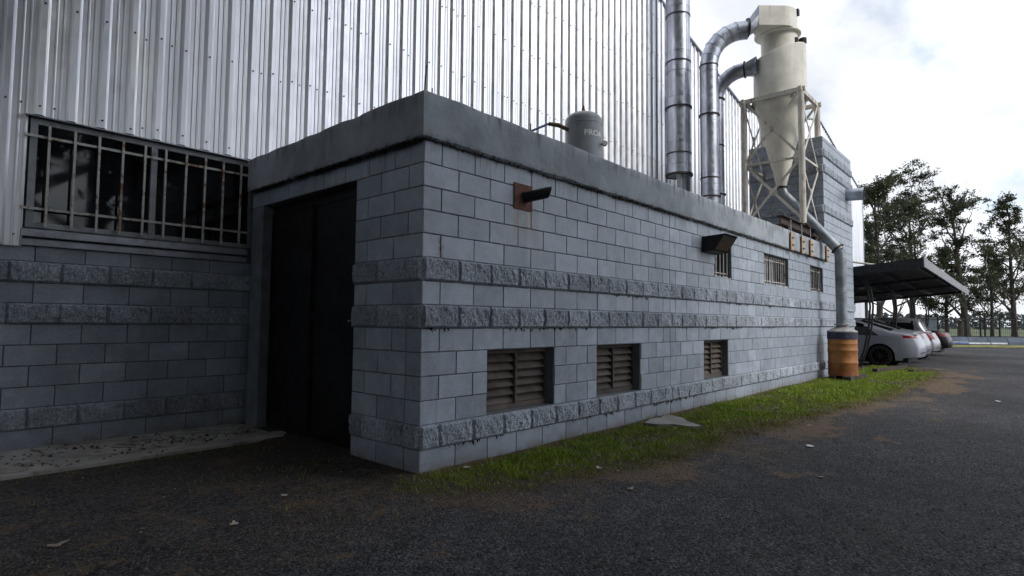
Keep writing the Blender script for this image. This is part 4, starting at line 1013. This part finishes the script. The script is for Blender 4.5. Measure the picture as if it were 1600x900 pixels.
    for kx, mb in parts.items():
        if mb.f:
            kn = kx.split('-')[0].rstrip('1'); me = mb.mesh(kn, mats[kx], False)
            import bmesh
            bm = bmesh.new(); bm.from_mesh(me); bmesh.ops.remove_doubles(bm, verts=bm.verts, dist=.0004); bmesh.ops.recalc_face_normals(bm, faces=bm.faces); bm.to_mesh(me); bm.free()
            me.polygons.foreach_set('use_smooth', [True]*len(me.polygons)); me.set_sharp_from_angle(angle=math.radians(50)); link(kn, me, th)
    mb = MB(); mb.box((.25, -hw+.12, .14), (length-.3, hw-.12, .55)); part('underbody', mb, M['blacktrim'], th, False)
    mb = MB(); mb.box((-.055+rear_in*.55, -.22, .74 if lamp[0] > .7 else .55), (-.02+rear_in*.55+.03, .22, .86 if lamp[0] > .7 else .67)); part('number_plate', mb, M['plate'], th, False)
    mb = MB(); mb.tube([(-.085, -hw*.7, .45), (-.1, 0, .45), (-.085, hw*.7, .45)], .012, 6); part('bumper_trim', mb, M['blacktrim'], th)
    for wx in wheel:
        for sgn in (-1, 1):
            wh = link('wheel', None, th, (wx, sgn*(hw-.02), wr)); n = 28
            def lat(prof): 
                vs = []; 
                for rr, yy in prof:
                    for jj in range(n): vs.append((rr*math.cos(2*PI*jj/n), sgn*yy, rr*math.sin(2*PI*jj/n)))
                return vs, [(q*n+jj, q*n+(jj+1) % n, (q+1)*n+(jj+1) % n, (q+1)*n+jj) for q in range(len(prof)-1) for jj in range(n)]
            mb = MB(); mb.add(*lat([(wr*.66, -.16), (wr*.97, -.19), (wr, -.16), (wr, -.02), (wr*.96, .012), (wr*.72, .02), (wr*.68, .0)])); part('tyre', mb, M['tyre'], wh)
            mb = MB(); mb.add(*lat([(.01, -.05), (wr*.62, -.06), (wr*.69, .0), (wr*.7, .012), (wr*.66, .012)])); 
            for q in range(10):
                w = 2*PI*q/10; dv = Vector((math.cos(w), 0, math.sin(w))); mb.bar(dv*.04+Vector((0, sgn*.004, 0)), dv*wr*.66+Vector((0, sgn*.006, 0)), .02, .03, up=(0, 1, 0))
            mb.tube([(0, sgn*-.03, 0), (0, sgn*.012, 0)], .04, 14); part('rim', mb, M['rim'], wh)
            mb = MB(); mb.tube([(0, sgn*-.2, 0), (0, sgn*-.04, 0)], wr+.045, 24); part('wheel_arch', mb, M['void'], wh)
    return th
SED = [(0, .93), (.1, 1.0), (.45, 1.04), (.62, 1.06), (1.5, 1.38), (1.9, 1.44), (2.5, 1.45), (2.95, 1.37), (3.65, 1.0), (4.3, .86), (4.5, .72)]
HAT = [(0, .95), (.12, 1.05), (.42, 1.44), (.6, 1.48), (1.5, 1.53), (2.1, 1.48), (2.75, 1.02), (3.4, .9), (3.75, .7)]
SW = [(.85, 1.38, 1.75, 1.75, 1.36), (1.8, 1.8, 2.75, 3.35, 1.36)]
SW = [(.95, 1.5, 1.85, 1.85, 1.34), (1.9, 1.9, 2.72, 3.35, 1.34)]
HW = [(.55, .6, 1.35, 1.35, 1.38), (1.4, 1.4, 1.95, 2.5, 1.38)]
car('parked_car', 'white sedan nearest the block tower, dark alloy wheels', 18.45, -1.16, M['car_white'], SED, 4.5, 1.78, .93, SW, .16, (.84, .955, .34, .6), (.66, 1.5, 2.75, 3.55))
car('parked_car', 'light grey sedan half hidden behind the white sedan, black roof and rear window', 21.0, -1.0, M['car_grey'], [(a, b+.03) for a, b in SED], 4.4, 1.75, .94, SW, .16, (.83, .97, .3, .6), (.66, 1.5, 2.75, 3.55), roofmat=M['blacktrim'])
car('parked_car', 'silver hatchback with upright red tail lamps between two sedans', 23.75, -.98, M['car_silver'], HAT, 3.75, 1.66, .98, HW, .18, (.72, 1.02, .2, .62), (.1, .42, 2.1, 2.7), wheel=(.62, 3.1), wr=.3)
car('parked_car', 'black sedan farthest along the carport with bright red tail lamps', 27.7, -1.0, M['car_black'], SED, 4.5, 1.78, .93, SW, .16, (.82, .96, .32, .5), (.66, 1.5, 2.75, 3.55))

# ------------------------------------------------------------------ fence, barrier, pillar, far verge
DF = 38.0
fn = thing('steel_fence', 'dark steel mesh fence on a low barrier along the far edge of the yard', 'fence')
us = [1340, 1380, 1422, 1465, 1509, 1531, 1538, 1561, 1586, 1612, 1640]
for u in us:
    p = at(DF, u); mb = MB(); mb.box((p.x-.05, p.y-.05, .3), (p.x+.05, p.y+.05, 1.78 if u not in (1531, 1538) else 1.95)); part('post', mb, M['steel_dark'], fn, False)
for a, b in zip(us[:-1], us[1:]):
    A, B = at(DF, a), at(DF, b)
    for z in (.55, 1.68): mb = MB(); mb.bar(A+Vector((0, 0, z)), B+Vector((0, 0, z)), .05, .06); part('rail', mb, M['steel_dark'], fn, False)
    L_ = (B-A).length; n = int(L_/.12); dirv = (B-A).normalized(); mb = MB()
    for i in range(1, n): q = A+dirv*(L_*i/n); mb.bar(q+Vector((0, 0, .55)), q+Vector((0, 0, 1.68)), .012, .012)
    for z in (.8, 1.1, 1.4): mb.bar(A+Vector((0, 0, z)), B+Vector((0, 0, z)), .012, .012)
    o = part('mesh_wire', mb, M['steel_dark'], fn, False); o['kind'] = 'stuff'
ba = thing('concrete_barrier', 'low blue-grey concrete barrier under the far steel fence', 'barrier')
for a, b in zip(range(1300, 1660, 30), range(1330, 1690, 30)):
    A, B = at(DF-.15, a), at(DF-.15, b); dv = (B-A).normalized(); B = B-dv*.03; nv = Vector((-FX, -FY, 0))
    vs = []
    for P in (A, B): vs += [P+nv*.22, P+nv*.2+Vector((0, 0, .22)), P+nv*.05+Vector((0, 0, .52)), P-nv*.12+Vector((0, 0, .52)), P-nv*.12]
    mb = MB(); mb.add(vs, [(0, 5, 6, 1), (1, 6, 7, 2), (2, 7, 8, 3), (3, 8, 9, 4), (4, 3, 2, 1, 0)[::-1], (5, 6, 7, 8, 9)[::-1]]); part('barrier_block', mb, M['barrier'], ba, False)
for a, b, m, nm in ((1440, 1512, 'kerbblue', 'blue'), (1512, 1545, 'kerbwhite', 'w'), (1547, 1572, 'kerbwhite', 'w')):
    A, B = at(DF-.38, a), at(DF-.38, b); mb = MB(); mb.bar(A+Vector((0, 0, .13)), B+Vector((0, 0, .13)), .05, .1); part('painted_kerb', mb, M[m], ba, False)
for a, b in ((1440, 1512),):
    A, B = at(DF-.4, a), at(DF-.4, b); mb = MB(); mb.bar(A+Vector((0, 0, .2)), B+Vector((0, 0, .2)), .06, .035); part('painted_kerb', mb, M['kerbwhite'], ba, False)
pi_ = thing('gate_pillar', 'pale square gate pillar with a cap behind the black sedan', 'pillar', at(45, 1457.5))
mb = MB(); mb.box((-.28, -.28, 0), (.28, .28, 1.72)); part('shaft', mb, M['pillar'], pi_, False); mb = MB(); mb.box((-.34, -.34, 1.72), (.34, .34, 1.86)); part('cap', mb, M['pillar'], pi_, False)
p = at(41, 1500); mb = MB(); mb.tube([p+Vector((0, 0, -.1)), p+Vector((.03, 0, 1.62))], [.2, .17], 12); tag(part('wooden_post', mb, M['bark']), 'thick brown wooden post just behind the far fence', 'post')
mb = MB(); A, B, C_, E_ = at(34.2, 1440), at(33.6, 1680), at(37.55, 1690), at(37.5, 1420)
vs = []; n = 60
for i in range(n+1):
    t = i/n; q = A.lerp(B, t); q2 = E_.lerp(C_, t); w = .35*(fbm(np.array([t*22]), np.array([2.]), 60, 4)[0]-.5); vs += [(q.x-FX*w*2, q.y-FY*w*2, .012), (q2.x, q2.y, .03)]
mb.add(vs, [(2*i, 2*i+2, 2*i+3, 2*i+1) for i in range(n)]); o = part('grass_verge', mb, M['verge']); o['kind'] = 'structure'
if o.data.polygons[0].normal.z < 0: o.data.flip_normals()
# field behind the fence and the distant wood
mb = MB(); q = [at(38.2, -200), at(38.2, 2400), at(300, 2200), at(300, 900)]; mb.add([(v.x, v.y, -.0) for v in q], [(0, 1, 2, 3)]); o = part('field', mb, M['field'], None, False); o['kind'] = 'structure'
if o.data.polygons[0].normal.z < 0: o.data.flip_normals()
rg = np.random.default_rng(12); V = []; Fq = []
for i in range(4200):
    u = rg.uniform(1150, 1900); dpt = rg.uniform(190, 240); top = 3.0+2.2*fbm(np.array([u*.02]), np.array([1.]), 3, 3)[0]*2; z = rg.random()*top; c = at(dpt, u, z); s = rg.uniform(.4, .9)
    a, b = Vector(rg.normal(0, 1, 3)).normalized(), Vector(rg.normal(0, 1, 3)).normalized(); k0 = len(V); V += [c-a*s-b*s*.6, c+a*s-b*s*.6, c+a*s+b*s*.6, c-a*s+b*s*.6]; Fq.append((k0, k0+1, k0+2, k0+3))
mb = MB(); mb.add(V, Fq); o = part('distant_wood', mb, M['farwood'], None, False); tag(o, 'thin dark line of distant trees along the horizon', 'wood', kind='stuff')

# ------------------------------------------------------------------ trees
def tree_mesh(seed, H, spread, trunk_r, fork, leaf_n, leaf_s, crown_lo, clump=.9, lean=(0, 0), droop=.2, nlimb=9, mat='leaf', steep=.3):
    rg = np.random.default_rng(seed); mb = MB(); tips = []
    def limb(p, d, L, r, lev):
        pts = [p.copy()]; rs = [r]; n = 5; q = p.copy(); dd = d.copy()
        for i in range(n):
            dd = (dd+Vector(rg.normal(0, .16, 3))+Vector((0, 0, .05*(2-lev)))).normalized(); q = q+dd*(L/n); pts.append(q.copy()); rs.append(r*(1-.75*(i+1)/n)+.008)
        mb.tube(pts, rs, 8 if lev < 2 else 5, caps=False)
        if lev >= 2: 
            for i in range(2, n+1): tips.append((pts[i], .4+.2*lev))
        elif lev == 1: tips.append((pts[n], 1.))
        if lev < 3:
            m = (5 if lev == 1 else 3)
            for _ in range(m):
                k_ = rg.integers(2, n+1); a = Vector(rg.normal(0, 1, 3)); a = (a-dd*a.dot(dd)).normalized(); nd = (dd*.75+a*.75+Vector((0, 0, .12-droop*.3*lev))).normalized()
                limb(pts[k_], nd, L*rg.uniform(.4, .62), rs[k_]*.6, lev+1)
    # trunk
    tp = []; n = 9
    for i in range(n+1):
        t = i/n; tp.append(Vector((lean[0]*t**1.3+.12*math.sin(seed+t*5)*t, lean[1]*t**1.3+.12*math.cos(seed*2+t*4)*t, H*.9*t-.15*(i == 0))))
    mb.tube(tp, [trunk_r*(1.25 if i == 0 else 1)*(1-.85*i/n)+.015 for i in range(n+1)], 12, caps=False)
    for i in range(nlimb):
        t = crown_lo+(1-crown_lo)*((i+.5)/nlimb)**.9*.97; k_ = min(int(t*n), n-1); p = tp[k_].lerp(tp[k_+1], t*n-k_); ang = i*2.4+rg.uniform(-.4, .4); el = steep+(1.05-steep)*t
        d_ = Vector((math.cos(ang)*math.cos(el), math.sin(ang)*math.cos(el), math.sin(el))); limb(p, d_, spread*(1.05-.55*t)*rg.uniform(.75, 1.2), trunk_r*.42*(1.1-t*.7), 1)
    limb(tp[-2], Vector((0, 0, 1)), H*.15, trunk_r*.25, 1)
    # leaves in clumps about the twigs
    T = np.array([list(t[0]) for t in tips]); keep = rg.random(len(T)) < .8; T = T[keep]
    ids = rg.integers(0, len(T), leaf_n); cs = rg.uniform(.35, 1, len(T))[ids]
    P = T[ids]+rg.normal(0, 1, (leaf_n, 3))*(clump*.42*cs[:, None])*np.array([1, 1, .62])
    a = rg.normal(0, 1, (leaf_n, 3)); a[:, 2] -= droop; a /= np.linalg.norm(a, axis=1, keepdims=True); b = rg.normal(0, 1, (leaf_n, 3)); b = np.cross(a, b); b /= np.linalg.norm(b, axis=1, keepdims=True)
    s = leaf_s*rg.uniform(.6, 1.4, (leaf_n, 1)); V = np.stack([P-a*s, P+b*s*.32, P+a*s, P-b*s*.32], 1).reshape(-1, 3); Fq = np.arange(leaf_n*4).reshape(-1, 4)
    return mb.mesh('trunk', M['bark']), fastmesh('crown', V, Fq, M[mat])
def tree(name, label, loc, meshes, group=None, rot=0., sc=1.):
    t = thing(name, label, 'tree', loc, group, rot); t.scale = (sc,)*3; link('trunk', meshes[0], t); link('crown', meshes[1], t); return t
GR = 'trees beyond the far fence'
tree('gum_tree', 'bushy tree rising directly behind the carport beside the end of the metal shed', at(46, 1374), tree_mesh(1, 12.6, 4.6, .25, 0, 14500, .125, .16, .66, steep=.6, nlimb=11), GR)
tree('gum_tree', 'broad tree with bare rising limbs, second from the shed', at(49, 1426), tree_mesh(2, 12.3, 5.6, .26, 0, 11000, .12, .12, .6, nlimb=10, steep=.75), GR, 1.1)
tree('gum_tree', 'tall loose dark tree with leaning trunk right of the carport roof', at(48, 1510), tree_mesh(9, 12.3, 4.0, .27, 0, 8000, .12, .1, .55, lean=(-1.0, 1.1), nlimb=12, steep=.4), GR, .3)
tree('gum_tree', 'short thin tree between the two tall trees right of the carport', at(52, 1549), tree_mesh(4, 7.6, 2.6, .15, 0, 6500, .11, .12, .6), GR)
tree('gum_tree', 'tall narrow tree nearest the right edge of the photo', at(47, 1584), tree_mesh(5, 11.6, 3.2, .2, 0, 8000, .12, .1, .54, nlimb=13, mat='leaf2', steep=.5), GR)
tree('gum_tree', 'slim twin-stemmed tree standing low behind the black sedan', at(50, 1479), tree_mesh(6, 6.6, 2.8, .17, 0, 6200, .12, .12, .62), GR)
tree('gum_tree', 'dark tree seen under the carport roof between its posts', at(55, 1398), tree_mesh(7, 8.5, 4.2, .22, 0, 6000, .13, .12, .65), GR)
tree('gum_tree', 'tree half cut off by the right edge of the photo', at(49, 1640), tree_mesh(8, 10.5, 3.6, .24, 0, 8000, .12, .12, .6, mat='leaf2', steep=.5), GR)
# the trees behind the photographer that shade this end of the yard and show in the window glass
big = [tree_mesh(21, 14, 5.6, .42, 0, 26000, .2, .12, 1.5, mat='needle'), tree_mesh(22, 12.5, 5.2, .36, 0, 24000, .2, .1, 1.5, mat='needle'), tree_mesh(23, 13.5, 5.6, .36, 0, 26000, .2, .38, 1.5, mat='needle')]
for i, (x, y, s_) in enumerate([(-11, 4.0, 1.5), (-10.5, -1.5, 1.6), (-10, -6.5, 1.6), (-7.6, -11, 1.7), (-2.2, -13.5, 1.65), (2.6, -15.5, 1.3), (-13, -11, 1.7), (-5, -17, 1.7), (-6.4, -5.6, 1.6), (-2.9, -9.2, 1.6), (-7.4, .2, 1.6)]):  # last three trees added and heights raised to block more sky
    tree('shade_tree', 'dense dark tree behind the photographer, blocking sky and mirrored in the strip window', (x, y, 0), big[i % 2 if i < 8 else 2], 'trees behind the photographer', i*1.3, s_)
rg = np.random.default_rng(77); N = 26000; t = rg.random(N); hx = np.interp(t, [0, .45, 1], [-15, -13.5, 6]); hy = np.interp(t, [0, .45, 1], [7, -16.5, -20.5])  # added unseen leaf row, closes off low sky light
P = np.stack([hx+rg.normal(0, .7, N), hy+rg.normal(0, .7, N), 3.6*rg.random(N)**.9*(.8+.4*fbm(t*30, t*0+1, 7, 3))], 1); a = rg.normal(0, 1, (N, 3)); a /= np.linalg.norm(a, axis=1, keepdims=True); b = np.cross(a, rg.normal(0, 1, (N, 3))); b /= np.linalg.norm(b, axis=1, keepdims=True); q = .22
tag(link('blocker_hedge', fastmesh('blocker_hedge', np.stack([P-a*q, P+b*q*.5, P+a*q, P-b*q*.5], 1).reshape(-1, 3), np.arange(N*4).reshape(-1, 4), M['needle'])), 'dark hedge added unseen behind the camera to block low sky light', 'blocker_hedge')

# ------------------------------------------------------------------ grass, litter, leaves
rg = np.random.default_rng(3); N = 330000
x = -.4+rg.random(N)**1.35*18.3; y = rg.random(N)*3.2-2.5+.0
d = y-edge(x); n1 = fbm(x*1.6, y*1.6, 41, 4); n2 = fbm(x*7, y*7, 47, 3)
dens = np.clip((d+.05+.25*(n1-.5))/.2, 0, 1)*np.clip((-.05-y+.12*(n2-.5))/.14, 0, 1)*np.clip((n1-.22)*4, .25, 1)*np.clip((n2-.2)*3, .2, 1)
dens = np.where((x > 12.5) & (y > -.2), dens*np.clip((x-15.6)*3, 0, 1), dens)
dens = dens*np.clip((x+.35)/.9, .25, 1)
slab = ((x > 3.3) & (x < 4.08) & (y < -.12) & (y > -.3-.5*np.sin((x-3.3)/.8*3.14)))
keep = (rg.random(N) < dens) & ~slab; x, y, d = x[keep], y[keep], d[keep]; 
# thin green in the shade left of the corner
M2 = 9000; x2 = rg.uniform(-4.5, -.1, M2); y2 = rg.uniform(-.8, 2.2, M2); k2 = fbm(x2*2.2, y2*2.2, 71, 4); kp = rg.random(M2) < np.clip((k2-.6)*7, 0, 1)*.45
kp2 = rg.random(M2) < np.clip(1-np.abs(y2-2.12)/.1, 0, 1)*.6
kp = kp | kp2
x = np.concatenate([x, x2[kp]]); y = np.concatenate([y, y2[kp]]); d = np.concatenate([d, np.full(kp.sum(), .3)]); n = len(x)
z = ground_z(x, y); h = (.014+.021*rg.random(n)**1.4)*(1+.5*(fbm(x*2, y*2, 81, 3)-.5)); h *= np.clip(.45+d*1.3, .45, 1.1)*(1+np.clip((fbm(x*3.3, y*3.3, 141, 3)-.55)*5, 0, 1.2))*np.where(y > -.14, 1.4, 1); w = .0028+.0022*rg.random(n)+.00018*np.clip(x, 0, 12); ang = rg.random(n)*2*PI; ln = rg.normal(0, .5, (n, 2))*h[:, None]
dx, dy = np.cos(ang)*w, np.sin(ang)*w
V = np.stack([np.stack([x-dx, y-dy, z-.004], 1), np.stack([x+dx, y+dy, z-.004], 1), np.stack([x+ln[:, 0], y+ln[:, 1], z+h], 1)], 1).reshape(-1, 3)
me = fastmesh('grass', V, np.arange(n*3).reshape(-1, 3), M['grass'])
dry = np.clip(np.clip(.95-d*2.2, 0, .9)+np.clip((fbm(x*1.1, y*1.7, 131, 4)-.57)*4, 0, .5), 0, 1)*(rg.random(n) < .75)+(rg.random(n) < .1)*.6; a_ = me.attributes.new('dry', 'FLOAT', 'POINT'); a_.data.foreach_set('value', np.repeat(np.clip(dry, 0, 1), 3).astype(np.float32))
tag(link('grass', me), 'short green grass strip along the foot of the block wall', 'grass', kind='stuff')
# loose needles and dead straw
N = 46000; x = -1.2+rg.random(N)**1.5*16; y = edge(x)+rg.normal(-.08, .28, N); w_ = rg.random(N) < .3; y = np.where(w_ & (x > 0) & (x < 12), -.02-np.abs(rg.normal(0, .07, N)), y); nn = fbm(x*2, y*3, 21, 4); ex_ = rg.random(N) < .22; x = np.where(ex_, rg.uniform(-3.2, .4, N), x); y = np.where(ex_, rg.uniform(-.9, 2.1, N), y); kp = (rg.random(N) < np.clip((nn-.35)*4, .05, 1)) & ~((x > -.02) & (x < 15.5) & (y > -.01)); x, y = x[kp], y[kp]; n = len(x)
z = ground_z(x, y)+.004+.006*rg.random(n); a = rg.random(n)*2*PI; L = .015+.035*rg.random(n); wq = .0013+.0001*np.clip(x, 0, 12); tz = rg.normal(0, .008, n)
V = np.stack([np.stack([x-np.cos(a)*L-np.sin(a)*wq, y-np.sin(a)*L+np.cos(a)*wq, z], 1), np.stack([x-np.cos(a)*L+np.sin(a)*wq, y-np.sin(a)*L-np.cos(a)*wq, z], 1), np.stack([x+np.cos(a)*L, y+np.sin(a)*L, z+np.abs(tz)], 1)], 1).reshape(-1, 3)
k = NB('dry_needles'); M['dryneedle'] = k.fin(k.mix(k.noise(40, 3), (.12, .075, .04), (.36, .25, .15)), .8, 0, .2)
tag(link('dead_needles', fastmesh('dead_needles', V, np.arange(n*3).reshape(-1, 3), M['dryneedle'])), 'brown pine needles scattered along the grass edge', 'needles', kind='stuff')
# gravel chips lying proud of the yard surface
N = 60000; t = rg.random(N); dist = 1.6+9*t**1.7; a = yaw+rg.uniform(-.85, .85, N); x = CAMX+dist*np.cos(a); y = CAMY+dist*np.sin(a); kp = (y < edge(x)-.05) | ((x < -.3) & (y < 2.15)); x, y = x[kp], y[kp]; n = len(x)
z = ground_z(x, y); s = .004+.0075*rg.random(n)**2.5; ang = rg.random(n)*2*PI; base = np.array([[1, 0, 0], [-.4, .9, 0], [-.6, -.8, 0], [.15, .1, .9]])
base = base[None]*s[:, None, None]*(1+.35*rg.normal(0, 1, (n, 4, 3))); c_, s_ = np.cos(ang), np.sin(ang)
V = np.stack([base[..., 0]*c_[:, None]-base[..., 1]*s_[:, None]+x[:, None], base[..., 0]*s_[:, None]+base[..., 1]*c_[:, None]+y[:, None], base[..., 2]+z[:, None]], -1).reshape(-1, 3)
i4 = np.arange(n)[:, None]*4; Fq = np.concatenate([i4+np.array([[0, 1, 3]]), i4+np.array([[1, 2, 3]]), i4+np.array([[2, 0, 3]])])
k = NB('gravel_chip'); cc = k.mix(k.voro(45, 'Color'), (.02, .02, .022), (.17, .166, .17)); M['chip'] = k.fin(cc, .9, 0, .25)
tag(link('gravel', fastmesh('gravel', V, Fq, M['chip'])), 'loose dark gravel chips covering the yard', 'gravel', kind='stuff')
# soil crumbs and twigs on the concrete path
mb = MB(); r2 = random.Random(9)
for i in range(420):
    t = r2.random()**.8; x = -2.6+2.55*t; y = 2.3+1.0*r2.random()**1.0; s = r2.uniform(.004, .016)*(1 if r2.random() < .85 else 1.8); z = .022
    if fbm(np.array([x*3]), np.array([y*3]), 66, 3)[0] < .47: continue
    mb.add([(x-s, y-s*.6, z), (x+s, y-s*.5, z), (x+s*.3, y+s, z), (x, y, z+s*.8)], [(0, 1, 3), (1, 2, 3), (2, 0, 3)])
for i in range(60):
    x, y = -.9+r2.gauss(0, .35), 2.85+r2.gauss(0, .2); a = r2.random()*PI; l = r2.uniform(.03, .1); y = min(max(y, 2.3), 3.3); x = min(x, -.1); mb.bar((x, y, .026), (x+l*math.cos(a), min(y+l*math.sin(a)*.5, 3.36), .028), .004, .004)
tag(part('soil_crumbs', mb, M['twig'], None, False), 'dark soil crumbs and twigs scattered over the concrete path', 'debris', kind='stuff')
# single fallen leaves and scraps
def leaf_obj(name, label, x, y, s, rot, mat, lobes=3, cat='leaf', on=0.):
    pts = []; n = 18; r3 = random.Random(int(x*1000+y*77)); curl = r3.uniform(.05, .16)
    for i in range(n):
        w = 2*PI*i/n; rr = s*(.62+.3*math.cos(lobes*w)+r3.uniform(-.08, .08)) if lobes else s*(.8+r3.uniform(-.2, .2)); pts.append((rr*1.25*math.cos(w), rr*.7*math.sin(w)))
    z0 = float(ground_z(np.array([x]), np.array([y]))[0])+.008+on
    mb = MB(); mb.add([(px, py, .1*abs(py)+curl*abs(px)*.8+r3.uniform(0, .004)) for px, py in pts]+[(0, 0, .006)]+[(px*.98, py*.98, .1*abs(py)+curl*abs(px)*.8-.003) for px, py in pts], [(i, (i+1) % n, n) for i in range(n)]+[(n+1+i, n+1+(i+1) % n, (i+1) % n, i) for i in range(n)])
    o = part(name, mb, M[mat]); o.location = (x, y, z0); o.rotation_euler = (0, 0, rot); return tag(o, label, cat)
leaf_obj('fallen_leaf', 'large curled pale leaf on the gravel in the bottom left corner', -2.3, .32, .055, .4, 'deadleaf')
leaf_obj('fallen_leaf', 'brown flat leaf on dark gravel below the black door', -1.49, -.05, .045, 1.2, 'deadleaf')
leaf_obj('fallen_leaf', 'small pale leaf on the gravel nearest the black door', -1.0, .28, .022, 2.2, 'paper', 0)
leaf_obj('fallen_leaf', 'tan leaf on the gravel just outside the grass edge', .91, -1.43, .042, .1, 'deadleaf')
leaf_obj('fallen_leaf', 'tan leaf lying in the grass below the first louvre vent', 1.18, -.96, .045, .9, 'deadleaf', 3, 'leaf', .02)
leaf_obj('fallen_leaf', 'pale leaf on brown needles where the grass curves right', 4.9, -1.62, .05, 2.9, 'deadleaf')
leaf_obj('paper_scrap', 'white scrap of litter on the ground close to the wall corner', .41, -.13, .035, -.5, 'paper', 0, 'litter')
leaf_obj('paper_scrap', 'crumpled white scrap on the gravel beyond the grass edge', 3.55, -1.99, .06, .3, 'paper', 0, 'litter')
leaf_obj('paper_scrap', 'white scrap far out on the gravel at right', 9.6, -3.26, .06, .3, 'paper', 0, 'litter')
leaf_obj('fallen_leaf', 'second tan leaf out on the open gravel at right', 2.3, -2.4, .04, 1.3, 'deadleaf')
mb = MB()
for i in range(170):
    t = r2.random(); x = -2+t*14; y = float(edge(np.array([x]))[0])+r2.gauss(.35, .5)
    if y > -.06 and x > -.1: y = -.1-r2.random()*.4
    s = r2.uniform(.006, .017); z = float(ground_z(np.array([x]), np.array([y]))[0])+.012; a = r2.random()*PI; c_, s_ = math.cos(a)*s, math.sin(a)*s
    mb.add([(x-c_, y-s_, z), (x+s_*.5, y-c_*.5, z+.006), (x+c_, y+s_, z+.002), (x-s_*.5, y+c_*.5, z+.004)], [(0, 1, 2, 3)])
tag(part('leaf_scraps', mb, M['deadleaf'], None, False), 'tiny pale leaf scraps scattered over grass and gravel', 'debris', kind='stuff')
